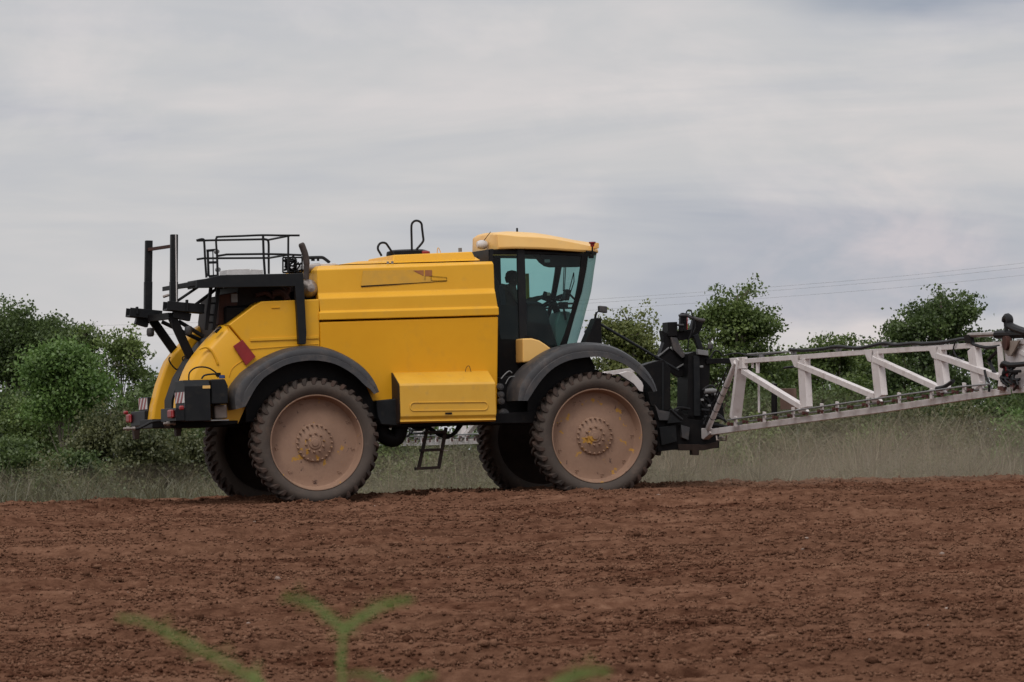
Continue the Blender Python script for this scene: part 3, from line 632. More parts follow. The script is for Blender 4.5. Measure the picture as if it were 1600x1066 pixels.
for x, y in ((606, 411), (613, 410.5)): MB().lathe([(0, .025), (.02, .02), (.02, -.02)], P(x, y, .68), 8, axis='z').build('bolt', M['grey'], SP)
# worn lettering panel on the lid: a smeared decal, the dark underline, a brown tab and a thin outlined bar
def lidv(py): return float(np.interp(py, [412, 422, 449, 458], [.5, .502, .476, .465])) - .005
def dec(pts, off=0): return [P(x, y, lidv(y + (x - 500) * .02) - off) for x, y in pts]
d = MB(); d.sheet(dec([(567, 423), (650, 421.5), (668, 430), (678, 441), (564, 447.2)])); d.build('side_decal', M['decal'], SP)
d = MB(); d.sheet(dec([(564, 446.6), (606, 444.3), (655, 441.6), (698, 438.6), (698, 439.5), (650, 442.6), (606, 446), (564, 448.6)], .004)); d.build('decal_underline', M['black'], SP)
d = MB(); d.sheet(dec([(645, 423), (662, 422.2), (662, 431.5)], .004)); d.sheet(dec([(664, 422.2), (675, 422), (675, 431.3), (664, 431.8)], .004)); d.build('decal_tab', M['tab'], SP)
d = MB()
q = dec([(673.5, 431.2), (686, 432.6), (698, 433.4), (698, 438.4), (673.5, 438)], .005)
for i in range(5): d.bar(q[i], q[(i + 1) % 5], .006, .004)
d.bar(*dec([(664, 432), (664, 438)], .005), .005, .004); d.build('decal_outline', M['black'], SP)
d = MB(); d.sheet(dec([(680, 457), (682.5, 457), (685, 459.5), (683, 459.8)], .004)); d.build('sticker', M['whitecan'], SP)

# locker box on the near side
uL = P(624.5, 603, -.05).x; uR = P(774, 599, -.05).x
zt = P(624.5, 601, -.05).z; zb = P(625, 661.5, -.05).z; ztop = P(614, 582.5, .33).z
slope = (P(774, 598, -.05).z - zt); bots = (P(774, 658.5, -.05).z - zb)
def lsec(u, dz, db):
    return [Vector((u, v, z)) for v, z in ((.42, zb + db), (.0, zb + db), (-.045, zb + .025 + db), (-.025, zb + .035 + db), (-.025, zb + .06 + db), (-.055, zb + .105 + db), (-.05, zt - .02 + dz), (-.03, zt + .012 + dz), (.33, ztop + dz), (.42, ztop + dz))]
MB().loft([lsec(uL, 0, 0), lsec(uR, slope, bots)]).build('side_locker', M['locker'], SP, 0.008).name = 'side_locker'
lk = bpy.data.objects['side_locker']
MB().prism([p + Vector((-.006, 0, 0)) for p in lsec(uL, 0, 0)], (-.012, 0, 0)).build('end_panel', M['oily'], lk)
q = []
x0, x1, y0, y1 = 641, 762, 628.5, 641.5
for k in range(24):
    a = 2 * math.pi * k / 24; sx = 1 if math.cos(a) > 0 else -1
    cx_ = (x1 - 6) if sx > 0 else (x0 + 6); px = cx_ + 6 * math.cos(a); yy = (y0 + y1) / 2 + 6.5 * math.sin(a); q.append(P(px, yy - (px - 700) * .012, -.057))
MB().tube(q, 0.011, 6, closed=True).build('pressed_rib', M['locker'], lk)
MB().box(P(701, 646, -.062), (.11, .012, .028)).build('latch', M['black'], lk, .004)
for x, y in ((632, 608), (762, 612), (745, 590)): pass
MB().tube(smooth_path(Ps([(727, 581), (729, 574), (733, 572), (736, 581)], .30), 3) + [], .005, 5).build('wire_clip', M['rust'], SP)

# rear cowls: near and far wing, with the side panel in front of the near one
plate('side_panel', [(499, 467.5), (409.5, 471), (398, 477), (357.5, 507.5), (392, 549), (385, 600), (440, 600), (500, 560)], BODY + .01, BODY + .5, M['yellow'], bevel=.02, seg=3)
MB().bar(P(391, 531.2, .357), P(498, 527, .357), .015, .045).bar(P(391, 545.5, .36), P(498, 537.5, .36), .010, .010).build('panel_rib', M['yellow'], SP, .006)
MB().bar(P(424, 481, .362), P(437, 480.5, .362), .012, .02).build('panel_handle', M['yellow_panel'], SP, .004)
near_c = [(356, 509.5), (349, 508), (341.5, 508.5), (331, 520), (319.5, 532), (309, 544), (299, 557), (291, 569), (285, 581), (280, 594), (276, 608), (272, 625), (270, 645), (269, 666), (300, 668), (372, 662), (400, 600), (425, 556), (391, 551)]
NL_ = [(344, 508), (341.5, 508.5), (331, 520), (319.5, 532), (309, 544), (299, 557), (291, 569), (285, 581), (280, 594), (276, 608), (272, 625), (270, 645), (269, 666)]
NR_ = [(300, 668), (372, 662), (400, 600), (425, 556), (391, 551), (356, 509.5)]
def cring(v, inset):
    a = [P(x, y, .80) for x, y in NL_]; c = P(380, 620, .80); out = []
    for p in a:
        d = Vector((c.x - p.x, 0, c.z - p.z)).normalized(); q = p + d * inset; out.append(Vector((q.x, v, q.z)))
    return out + [Vector((q.x, v, q.z)) for q in Ps(NR_, BODY)]
cw = MB().loft([cring(.80, .0), cring(.62, .005), cring(.48, .03), cring(.40, .075), cring(.365, .13)]).build('rear_cowl', M['yellow'], SP, 0, angle=50)
# crease on the cowl side, filler recess at its top
MB().tube(smooth_path(Ps([(311, 546), (321, 542.5), (330, 548), (337, 560), (341, 571)], BODY - .002), 4), [.004, .014] + [.020] * 14 + [.006], 8).build('pressed_crease', M['yellow'], cw)
MB().prism(Ps([(333, 517), (343, 509.5), (346.5, 512), (338, 521)], BODY + .02), (0, -.03, 0)).build('access_recess', M['charcoal'], cw, .006)
MB().tube(smooth_path(Ps([(334, 519), (339, 514), (343, 513)], BODY - .02), 3), .008, 5).build('recess_handle', M['silver'], cw)
MB().tube(smooth_path(Ps([(358, 589), (362, 577), (372, 568), (386, 560)], BODY + .0), 4), .006, 5).build('pressed_line', M['yellow_panel'], cw)
far_c = [(330, 500), (319, 505), (305, 515), (295, 526), (285, 537), (273, 550), (262, 564.5), (257, 576), (253, 588), (248, 602), (244.5, 616), (240, 634), (237, 656), (238, 669.5), (262, 669.5), (268, 631), (276, 600), (283, 581), (294, 561), (306, 540), (322, 522), (336, 508)]
fv0 = 2.15
MB().prism(Ps(far_c, fv0), (0, .34, 0)).build('rear_cowl', M['yellow'], SP, .05, seg=3)
# dark gap between the cowls: radiator housing
MB().prism(Ps([(300, 556), (322, 530), (345, 520), (345, 655), (268, 664), (268, 625), (280, 590)], 1.25), (0, .5, 0)).build('engine_housing', M['black'], SP, .01)
MB().tube(smooth_path(Ps([(266, 558), (264, 562), (268, 570), (275, 577), (279, 577)], 1.9), 4), .012, 6).build('grab_handle', M['hose'], SP)
MB().tube(smooth_path(Ps([(291, 556), (286, 558), (285, 562), (289, 566)], 1.7), 4), .010, 6).build('grab_handle', M['hose'], SP)
# red triangle board
MB().prism(Ps([(364.5, 541), (379, 531), (399.5, 557.5), (384.5, 571.3)], BODY - .035), (0, .02, 0)).build('red_reflector', M['red'], SP, .003)

# fenders
def fender(outer, inner, name='mudguard', v_top=.62):
    n = len(outer); o3 = Ps(outer, .16); i3 = Ps(inner, -.045)
    # resample both curves
    def rs(c, m=30):
        c = smooth_path(c, 6); L = [0]
        for a, b in zip(c, c[1:]): L.append(L[-1] + (b - a).length)
        out = []
        for k in range(m):
            s = L[-1] * k / (m - 1); j = max(i for i in range(len(L)) if L[i] <= s + 1e-9); j = min(j, len(c) - 2)
            t_ = (s - L[j]) / max(1e-9, L[j + 1] - L[j]); out.append(c[j].lerp(c[j + 1], t_))
        return out
    A, B = rs(o3), rs(i3); rings = []
    for a, b in zip(A, B):
        def q(t_, v): p = a.lerp(b, t_); return Vector((p.x, v, p.z))
        rings.append([q(.05, v_top), q(0, .38), q(0, .18), q(.07, .055), q(.20, -.02), q(.42, -.045), q(.60, -.04), q(.64, -.055), q(1, -.062), q(1.0, -.045), q(.66, -.03), q(.3, .01), q(.18, .08), q(.13, .2), q(.13, v_top)])
    m = MB().loft(rings)
    return m
ro = [(361, 641), (357.5, 614), (377, 585), (395, 571), (412, 559.5), (446, 545), (478, 540.5), (507, 542.5), (535.5, 553), (564, 571.5), (581.5, 592), (590, 612)]
ri = [(383, 635.5), (397.5, 609), (407, 596), (417.6, 586.5), (446, 570.5), (475, 564), (501, 564), (527, 570.5), (553, 586), (570, 602.5), (579, 609), (584, 616)]
fo = [(801, 626.5), (804, 600), (824, 573.5), (849, 554), (870.6, 542.5), (898, 535.8), (930.5, 535.5), (957.7, 541.5), (985, 557), (1006.7, 576), (1018, 594), (1023, 611)]
fi = [(824, 626.5), (840.7, 600.7), (857, 581.6), (876, 568.5), (898, 561), (930.5, 557.5), (952, 560.8), (974, 568.5), (996, 584), (1008, 596), (1015, 603), (1020.6, 612.5)]
for o_, i_, nm in ((ro, ri, 'rear'), (fo, fi, 'front')):
    m = fender(o_, i_); f1 = m.build('mudguard', M['plastic'], SP, 0, angle=40)
    # moulded ribs across the guard
    for k in range(1, 8):
        t_ = k / 8.0; idx = t_ * (len(o_) - 1); j = int(idx); fr = idx - j
        a = P(o_[j][0] + (o_[min(j + 1, len(o_) - 1)][0] - o_[j][0]) * fr, o_[j][1] + (o_[min(j + 1, len(o_) - 1)][1] - o_[j][1]) * fr, .16)
        b = P(i_[j][0] + (i_[min(j + 1, len(i_) - 1)][0] - i_[j][0]) * fr, i_[j][1] + (i_[min(j + 1, len(i_) - 1)][1] - i_[j][1]) * fr, -.045)
        MB().tube([Vector((a.x, .45, a.z)), Vector((a.x, .17, a.z)), a.lerp(b, .10) + Vector((0, .045 - a.lerp(b, .10).y, 0)), a.lerp(b, .38) + Vector((.015, -.046 - a.lerp(b, .38).y, 0))], [.005, .007, .007, .003], 5).build('moulded_rib', M['charcoal'], f1)
    f2 = bpy.data.objects.new('mudguard', f1.data); COL.objects.link(f2); f2.parent = SP; f2.location = (0, 3.49, 0); f2.scale = (1, -1, 1)

# dark liners inside the wheel arches
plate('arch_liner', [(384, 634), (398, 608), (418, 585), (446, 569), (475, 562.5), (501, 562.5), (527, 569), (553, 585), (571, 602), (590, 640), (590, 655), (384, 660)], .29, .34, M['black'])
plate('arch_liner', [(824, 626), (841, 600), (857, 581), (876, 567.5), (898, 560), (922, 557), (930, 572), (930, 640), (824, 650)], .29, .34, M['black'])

# wheels
def make_wheel():
    w = empty('wheel', SP)
    R = 1.0; ty = MB()
    ty.lathe([(.735, .075), (.755, .03), (.79, .005), (.84, -.012), (.885, -.012), (.925, .008), (.955, .04), (.962, .08), (.965, .21), (.962, .34), (.955, .38), (.925, .412), (.885, .432), (.84, .432), (.79, .415), (.755, .39), (.735, .345)], n=96, mi=1)
    ty.m = [0 if (max(math.hypot(ty.v[i].x, ty.v[i].z) for i in f) > .957) else 1 for f in ty.f]
    NL = 38
    for side in (0, 1):
        for k in range(NL):
            a0 = 2 * math.pi * (k + (.5 if side else 0)) / NL; rings = []
            for s, (v, da, r1, hw) in enumerate(((.225, 0, 1.014, .022), (.13, .042, 1.014, .027), (.05, .085, 1.006, .034), (.012, .107, .988, .039), (-.004, .118, .945, .036), (-.009, .122, .905, .026))):
                vv = v if side == 0 else .42 - v; a = a0 + da
                rb = .955 if s < 3 else (.93 if s == 3 else r1 - .03)
                ring = []
                for dr, dh in ((0, -1.25), (1, -.8), (1, .8), (0, 1.25)):
                    r_ = r1 if dr else rb; an = a + dh * hw
                    v2 = vv + ((.03 if side == 0 else -.03) if (not dr and s >= 3) else 0)
                    ring.append(Vector((r_ * math.cos(an), v2, r_ * math.sin(an))))
                rings.append(ring)
            ty.loft(rings)
    ty.build('tyre', [M['rubber'], M['sidewall']], w, angle=30)
    rm = MB().lathe([(.742, .055), (.748, .035), (.742, .026), (.728, .028), (.722, .045), (.714, .09), (.702, .13), (.694, .185), (.685, .200), (.668, .202), (.60, .196), (.40, .180), (.288, .172)], n=96)
    
    for k in range(9):
        a = k * 2 * math.pi / 9 + .5; c = Vector((.615 * math.cos(a), .196, .615 * math.sin(a)))
        for dx_, dz_ in ((0, 0), (.03, .012), (-.012, .028)): rm.lathe([(.0, -.012), (.009, -.012), (.012, .0), (.012, .01)], c + Vector((dx_, 0, dz_)), 6)
    rm.build('rim', M['rim'], w, angle=50)
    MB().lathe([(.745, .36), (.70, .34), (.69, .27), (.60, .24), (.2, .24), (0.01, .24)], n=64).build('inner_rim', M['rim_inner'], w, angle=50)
    hb = MB().lathe([(.298, .178), (.296, .158), (.288, .152), (.20, .150), (.195, .146), (.11, .144), (.095, .128), (.060, .124), (.052, .112), (.0, .108)], n=64)
    for k in range(22):
        a = 2 * math.pi * k / 22; hb.lathe([(0, -.040), (.009, -.038), (.013, -.026), (.020, -.006), (.020, .0)], Vector((.278 * math.cos(a), .154, .278 * math.sin(a))), 6)
    for k in range(10):
        a = 2 * math.pi * k / 10 + .2; hb.lathe([(0, -.040), (.010, -.038), (.014, -.024), (.021, -.006), (.021, .0)], Vector((.146 * math.cos(a), .146, .146 * math.sin(a))), 6)
    hb.build('hub', M['rim'], w, angle=40)
    return w
w0 = make_wheel(); cA = P(495.4, 691.6, .03); cB = P(933.5, 681.0, .03)
w0.location = (cA.x, 0, cA.z)
w0.scale = (1, 1.15, 1)
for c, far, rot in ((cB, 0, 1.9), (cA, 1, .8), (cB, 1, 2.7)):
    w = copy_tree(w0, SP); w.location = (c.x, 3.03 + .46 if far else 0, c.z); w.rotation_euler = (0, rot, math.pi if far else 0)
# hubs behind the wheels, axle legs
for c in (cA, cB):
    for v0, s in ((.40, 1), (2.93, -1)):
        b = MB(); b.lathe([(.0, -.1 * s), (.20, -.08 * s), (.22, .1 * s), (.17, .3 * s), (.0, .32 * s)], (c.x, v0, c.z), 24)
        b.bar((c.x, v0 + .30 * s, c.z + .05), (c.x, v0 + .30 * s, c.z + .72), .22, .2); b.build('axle_leg', M['black'], SP, .01)
    MB().bar((c.x, .6, c.z + .62), (c.x, 2.6, c.z + .62), .22, .22).build('axle_beam', M['black'], SP, .01)

# chassis
b = MB()
for v in (.95, 2.15):
    b.prism(Ps([(262, 656), (300, 640), (560, 625), (900, 612), (1028, 640), (1090, 650), (1090, 668), (1028, 672), (900, 655), (560, 665), (300, 668), (262, 670)], v), (0, .12, 0))
b.build('chassis', M['black'], SP, .01)
plate('chassis_box', [(588, 626), (626, 622), (627, 666), (596, 664), (590, 650)], .15, 1.2, M['charcoal'], bevel=.02)
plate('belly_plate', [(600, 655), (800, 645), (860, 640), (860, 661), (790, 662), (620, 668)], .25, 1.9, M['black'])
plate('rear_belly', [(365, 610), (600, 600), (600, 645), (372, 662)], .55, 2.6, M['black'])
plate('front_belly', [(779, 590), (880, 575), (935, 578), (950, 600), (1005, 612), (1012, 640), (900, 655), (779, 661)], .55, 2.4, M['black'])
MB().tube(smooth_path(Ps([(596, 660), (596, 676), (608, 685), (620, 684), (626, 664)], .6), 4), .13, 12).build('air_tank', M['black'], SP)
b = MB()
for pts, r in (([(664, 664), (675, 672), (690, 681), (702, 682), (713, 674), (722, 662)], .032), ([(668, 664), (680, 676), (695, 680), (708, 678), (716, 664)], .02), ([(640, 664), (650, 669), (662, 668), (672, 664)], .03), ([(598, 666), (606, 680), (618, 683), (630, 676), (636, 666)], .02)):
    MB().tube(smooth_path(Ps(pts, .75), 4), r, 8).build('hydraulic_hose', M['hose'], SP)
# circular air springs between locker and front wheel
for i, (x, y, r) in enumerate(((781, 604.5, .055), (782, 617, .055), (782.5, 627, .055), (786.5, 647.5, .09))):
    MB().lathe([(0, -.06), (r * .55, -.06), (r * .7, -.045), (r * .95, -.045), (r, -.02), (r, .25)], P(x, y, .35), 20).build('air_reservoir', M['plastic'], SP)
b = MB(); b.tube(smooth_path(Ps([(783, 592), (790, 584), (796, 580), (800, 583)], .45), 4), .010, 6); b.tube(smooth_path(Ps([(790, 600), (796, 590), (806, 588)], .45), 4), .008, 6); b.build('brake_pipes', M['grey'], SP)

# boarding ladder under the locker
lad = MB(); v = .55
for p, q in (((668, 668), (654, 733)), ((697, 668), (685.5, 731))): lad.bar(P(*p, v), P(*q, v), .03, .055, up=(1, 0, 0))
for p, q in (((664, 676), (696, 675)), ((657, 704), (690, 702.5)), ((649.5, 732.5), (686, 730.5))): lad.bar(P(*p, v), P(*q, v), .16, .045)
lad.build('boarding_ladder', M['oily'], SP, .004)

# ------------- rear boxes, lamps, buffers
u0_ = P(289, 630, -.15).x; u1_ = P(329, 630, -.15).x
zt_, zc_, zb_ = P(289, 594.2, -.05).z, P(289, 603.5, -.15).z, P(289, 658.5, -.15).z
def tbsec(u): return [Vector((u, v, z)) for v, z in ((.50, zb_), (-.15, zb_), (-.15, zc_), (-.06, zt_), (.50, zt_))]
tb = MB().loft([tbsec(u0_), tbsec(u1_)]).build('tool_box', M['charcoal'], SP, .01)
MB().box(P(322.5, 604.8, -.156), (.12, .008, .045)).build('warning_sticker', M['yellow_pale'], tb)
MB().prism(Ps([(330, 593), (351.5, 592), (356.5, 603), (356.5, 631), (330, 631.5)], -.08), (0, .42, 0)).build('oil_tank', M['charcoal'], SP, .02)
MB().lathe([(0, .055), (.045, .05), (.05, 0)], P(347, 591.5, .05), 14, axis='z').build('tank_cap', M['blue'], SP)
MB().prism(Ps([(334, 633), (355, 632), (356, 654), (336, 655)], .10), (0, .3, 0)).build('filter_housing', M['beige'], SP, .03)
MB().box2(P(329, 658, -.12), P(358, 655.5, -.12) + Vector((0, .5, 0))).build('shelf', M['grey'], SP, .003)
def chevron(uface, v0, v1, z0, z1, parent):
    b = MB(); n = 3; L = v1 - v0; e = uface - .004; H = z1 - z0; sk = .30 * L
    b.box2((e, v0, z0), (e - .010, v1, z1), 0)
    for k in range(3):
        a = v0 + L * (k - .15) / 2.6 + .0
        pts = []
        for vv, zz in ((a, z1), (a + L * .20, z1), (a + L * .20 + sk, z0), (a + sk, z0)):
            pts.append(Vector((e - .0125, min(max(vv, v0), v1), zz)))
        if (pts[1] - pts[0]).length > .01 or (pts[2] - pts[3]).length > .01: b.sheet(pts, 1)
    return b.build('chevron_board', [M['whitecan'], M['red']], parent)
chevron(u0_, -.14, .46, P(289, 629.5, -.15).z, P(289, 612.5, -.15).z, tb)
lampb = MB().prism([P(289, 637, -.14), P(289, 657.5, -.14), P(289, 657.5, -.14) + Vector((-.14, 0, 0)), P(289, 637, -.14) + Vector((-.14, 0, 0))], (0, 1.05, 0)).build('lamp_housing', M['charcoal'], SP, .008)
ul = P(289, 640, -.14).x - .14
MB().box(PU(270, 647, ul) + Vector((-.03, 0, 0)), (.06, .30, .135)).build('rear_lamp', M['red'], SP, .03, seg=3)
MB().box(PU(286.5, 637.5, ul) + Vector((-.03, 0, 0)), (.07, .10, .07)).build('marker_lamp', M['red'], SP, .025, seg=3)
MB().bar(P(254, 647, .9), P(262, 647, .9), .03).build('bracket', M['black'], SP)
MB().prism(Ps([(262, 658), (372, 657), (372, 662), (320, 668.5), (268, 669)], .35), (0, .45, 0)).build('bumper_beam', M['black'], SP, .01)
MB().prism(Ps([(238, 655), (300, 655), (300, 668), (238, 669)], 1.4), (0, .9, 0)).build('bumper_beam', M['black'], SP, .01)
MB().prism(Ps([(274, 661), (284.5, 661), (283, 681), (276, 682)], .45), (0, .16, 0)).build('rubber_buffer', M['oily'], SP, .01)
MB().prism(Ps([(208.5, 666), (219.5, 666), (218, 686), (211, 687)], 2.75), (0, .16, 0)).build('rubber_buffer', M['oily'], SP, .01)
# far side box with its own board and lamps
uf = P(231, 630, 2.85).x
fb = MB().prism([P(231, 620.5, 2.45), P(231, 665, 2.45), P(250, 665, 2.45), P(250, 620.5, 2.45)], (0, .62, 0)).build('tool_box', M['charcoal'], SP, .01)
chevron(P(231, 630, 2.45).x, 2.47, 3.05, P(231, 640, 2.85).z, P(231, 622.5, 2.85).z, fb)
MB().prism([P(226, 642, 2.45), P(226, 665, 2.45), P(240, 665, 2.45), P(240, 642, 2.45)], (0, 1.0, 0)).build('lamp_housing', M['charcoal'], SP, .01)
ulf = P(226, 650, 2.45).x
MB().box(PU(204.5, 654, ulf) + Vector((-.03, 0, 0)), (.06, .26, .14)).build('rear_lamp', M['red'], SP, .03, seg=3)
MB().box(PU(199.5, 645, ulf) + Vector((-.03, 0, 0)), (.07, .12, .06)).build('marker_lamp', M['red'], SP, .025, seg=3)
MB().tube(smooth_path(Ps([(208, 670), (216, 669.5), (226, 665), (236, 660), (247, 658), (256, 659.5)], 1.2), 5), .022, 8).build('suction_hose', M['hose'], SP)
for x, y, v in ((265, 662, .3), (202, 670, 1.2)):
    c = P(x, y, v); MB().lathe([(.01, -.10), (.022, -.09), (.022, -.05), (.034, -.045), (.034, .0), (.02, .005), (.02, .05), (.03, .055), (.03, .09), (.0, .095)], c, 12, axis='x').build('hose_coupling', M['silver'], SP)
MB().tube(smooth_path(Ps([(295, 594), (296, 583), (304, 575.5), (316, 573.5), (328, 576), (338, 583)], .2), 4), .012, 8).build('filler_hose', M['hose'], SP)
MB().tube(smooth_path(Ps([(315, 592), (319, 587), (328, 585), (338, 585), (341, 590)], .15), 4), .014, 8).build('filler_hose', M['hose'], SP)
MB().box(P(341, 585.5, .1), (.07, .06, .06)).bar(P(341, 585, .1), P(346, 590, .1), .03).build('hose_clamp', M['black'], SP, .006)

# ------------- boom rests at the rear
def rest(post, tray, up, leg, light, v, strip):
    r = empty('boom_rest', SP); b = MB()
    b.bar(P(*post[0], v), P(*post[1], v), .10, .11); b.bar(P(*post[1], v), P(*post[2], v), .11, .12)
    b.build('post', M['charcoal'], r, .008)
    if strip: MB().bar(P(274.3, 366.5, v - .061), P(275.8, 475, v - .063), .045, .012).build('wear_strip', M['whitecan'], r)
    tr = MB(); a, c = P(*tray[0], v), P(*tray[1], v); w = .30
    tr.bar(a, c, w, .03); 
    for s in (-1, 1): tr.bar(a + Vector((0, s * w / 2, .06)), c + Vector((0, s * w / 2, .06)), .02, .14)
    tr.bar(a + Vector((.12, 0, -.07)), c + Vector((-.2, 0, -.07)), .14, .12)
    tr.build('tray', M['charcoal'], r, .006)
    MB().bar(P(*up[0], v - .15), P(*up[1], v - .15), .09, .03).build('side_stop', M['charcoal'], r, .004)
    MB().bar(P(*leg[0], v), P(*leg[1], v), .10, .13).build('leg', M['black'], r, .008)
    c = P(*light, v - .1); MB().lathe([(0, .07), (.05, .06), (.062, .02), (.062, -.04), (.045, -.07), (0, -.075)], c, 16, axis='z').build('work_lamp', M['plastic'], r)
    return r
rest(((232.5, 376), (231.5, 440), (231, 491)), ((200, 494), (250, 499)), ((214, 491), (214, 479.5)), ((238, 500), (286, 568)), (235, 519), 2.35, False)
rest(((272, 366.5), (271.5, 440), (271, 478)), ((258, 484), (316, 489)), ((292, 487), (292, 468.5)), ((268, 494), (298, 559)), (294.5, 516), .95, True)
b = MB(); b.bar(P(233, 390, 2.3), P(271, 384.3, .98), .045, .05); b.build('cross_tie', M['rust'], SP)
b = MB(); b.bar(P(232, 498, 2.35), P(268, 493.5, .95), .10, .10); b.build('cross_beam', M['black'], SP)
b = MB(); b.tube([P(255, 464, 1.2), P(264, 461, 1.2)], .022, 8); b.build('stub', M['silver'], SP)
b = MB()
for p, q, r, v in (((277, 470.5), (311, 447.5), .022, 1.0), ((294, 485), (352, 441), .026, .9), ((279, 502), (318, 526), .032, 1.0), ((253, 503), (318, 534), .032, 1.7)): MB().tube([P(*p, v), P(*q, v)], r, 8).build('brace', M['charcoal'], SP)
MB().tube(smooth_path(Ps([(268, 500), (270, 512), (276, 524), (283, 540)], .9), 4), .009, 6).build('lamp_cable', M['hose'], SP)

# ------------- engine deck, railing, exhaust
dk = plate('deck_beam', [(307.7, 437.5), (322, 435.5), (345, 430), (474, 427), (479, 520), (478, 538), (467, 538), (464, 480), (461, 447.5), (352, 449.5), (307.7, 450)], .22, .34, M['charcoal'], bevel=.008)
MB().prism([P(308, 439, .34), P(345, 432, .34), P(470, 429.5, .34), P(470, 436, .34), P(345, 441, .34), P(308, 446, .34)], (0, 2.4, 0)).build('deck', M['black'], SP, .004)
plate('deck_end', [(307.7, 437.5), (310, 437.3), (310, 450), (307.7, 450)], .56, 1.2, M['charcoal'], bevel=.003)
b = MB()
for p, q, v, w in (((329.5, 449), (322, 516), .62, .06), ((341, 449), (333, 516), .62, .10), ): b.bar(P(*p, v), P(*q, v), w, .05)
for y in (474, 492, 504): b.bar(P(326 - (y - 474) * .1, y, .62), P(337 - (y - 474) * .1, y, .62), .02, .03)
b.build('deck_ladder', M['black'], SP, .004); MB().bar(P(346, 447, 2.4), P(341, 500, 2.4), .08, .05).build('deck_post', M['black'], SP)
eng = plate('engine', [(345, 462), (372, 458), (373, 446), (466, 440), (470, 560), (345, 560), (340, 500)], .95, 2.3, M['oily'], bevel=.02)
MB().prism(Ps([(343, 461), (371, 456), (372, 508), (341, 508)], .80), (0, .3, 0)).build('cooler_box', M['rust'], eng, .02)
MB().prism(Ps([(352, 478), (398, 477), (398, 508), (352, 510)], .70), (0, .3, 0)).build('air_filter', M['black'], eng, .05)
MB().box(P(366, 466, .78), (.10, .03, .13)).build('data_plate', M['grey'], eng)
b = MB()
for pts, r in (([(425, 460), (436, 457), (444, 461), (448, 468)], .055), ([(448, 446), (452, 452), (448, 462), (453, 470)], .03), ([(440, 448), (446, 456), (444, 464)], .02), ([(400, 462), (415, 458), (428, 466)], .035)):
    b.tube(smooth_path(Ps(pts, .75), 4), r, 10)
b.build('engine_pipes', M['rust'], eng)
MB().prism(Ps([(354.5, 421.5), (367, 420.5), (390, 420), (390, 424), (392, 420.5), (411, 421.5), (411, 430), (354.5, 430)], 1.2), (0, .5, 0)).build('coolant_tank', M['whitecan'], SP, .02)

rl = empty('railing', SP)
r = .017; nv, fv = .50, 2.62
b = MB()
b.tube(smooth_path([P(340, 431, nv), P(339, 400, nv), P(337.6, 377, nv), P(338.6, 371.5, nv), P(342, 370.2, nv), P(375, 369, nv), P(409, 367.6, nv), P(440, 368, nv), P(468, 368, nv)], 4), r, 8)
b.tube([P(340.5, 400, nv), P(354, 397.8, nv), P(409, 397, nv), P(440, 397.5, nv), P(471, 398.8, nv)], r, 8)
b.tube([P(411, 367.6, nv), P(412, 400, nv), P(414, 430, nv)], r * 1.15, 8); b.tube([P(450.5, 368, nv), P(450.2, 426, nv)], r, 8)
b.tube(smooth_path([P(322.5, 434, fv), P(320.5, 405, fv), P(319, 378, fv), P(317, 374, fv), P(312, 374.5, fv), P(307, 376, fv)], 4), r * 1.1, 8)
b.tube([P(308, 376.3, fv), P(330, 375.6, fv), P(412, 374, fv)], r, 8); b.tube([P(307.5, 405.4, fv), P(318, 403.8, fv), P(420, 403.2, fv)], r, 8)
b.tube(smooth_path([P(409, 374, fv), P(415, 374.3, fv), P(419.4, 378, fv), P(419.8, 400, fv), P(420, 428, fv)], 4), r * 1.15, 8)
b.tube([P(419, 375, fv), P(452, 368.5, nv)], r, 8); b.tube([P(420, 403.3, fv), P(451, 398, nv)], r, 8)
b.build('rails', M['hose'], rl)
gt = MB()
for p, q, w in (((322.5, 392), (340, 390.5), .05), ((324, 410.5), (340, 410), .05), ((326, 432), (340, 431), .05), ((324.5, 391), (326, 432), .06), ((332.5, 391), (333.5, 432), .025), ((339, 391), (340.5, 432), .05)): gt.bar(P(*p, 1.2), P(*q, 1.2), .015 if abs(p[1] - q[1]) < 5 else w * .6, w * .8 if abs(p[1] - q[1]) < 5 else .015, up=(0, 0, 1) if abs(p[1] - q[1]) < 5 else (0, 1, 0))
gt.build('gate', M['hose'], rl)
for y, x in ((393.5, 338.5), (421.5, 340.5)): MB().lathe([(0, -.05), (.035, -.05), (.035, .05), (0, .05)], P(x, y, .55), 10).build('gate_hinge', M['grey'], rl)

ex = smooth_path(Ps([(478.5, 437), (479, 420), (478.6, 408), (476.5, 397), (473, 387), (470.2, 380)], .62), 5)
ex_o = MB().tube(ex, [.044] * 8 + [.052] * (len(ex) - 11) + [.050, .044, .032], 14).build('exhaust_stack', M['sooty'], SP)
MB().lathe([(0, -.15), (.06, -.14), (.115, -.08), (.145, .02), (.145, .35), (.1, .4), (0, .42)], P(483, 451, .55), 28, axis='y').build('silencer', M['silver'], SP)
MB().prism(Ps([(463, 455), (494, 455), (494, 467), (463, 467)], .6), (0, 1.6, 0)).build('bulkhead', M['black'], SP)
MB().tube([P(481, 420, .95), P(500, 418, .95)], .07, 14).build('air_duct', M['silver'], SP)
b = MB()
rngg = random.Random(3)
for k in range(4): b.bar(P(442 + k * 10, 402.5, 1.3), P(442 + k * 10, 426, 1.3), .025, .02)
for y in (402.5, 426): b.bar(P(442, y, 1.3), P(472, y, 1.3), .03, .025)
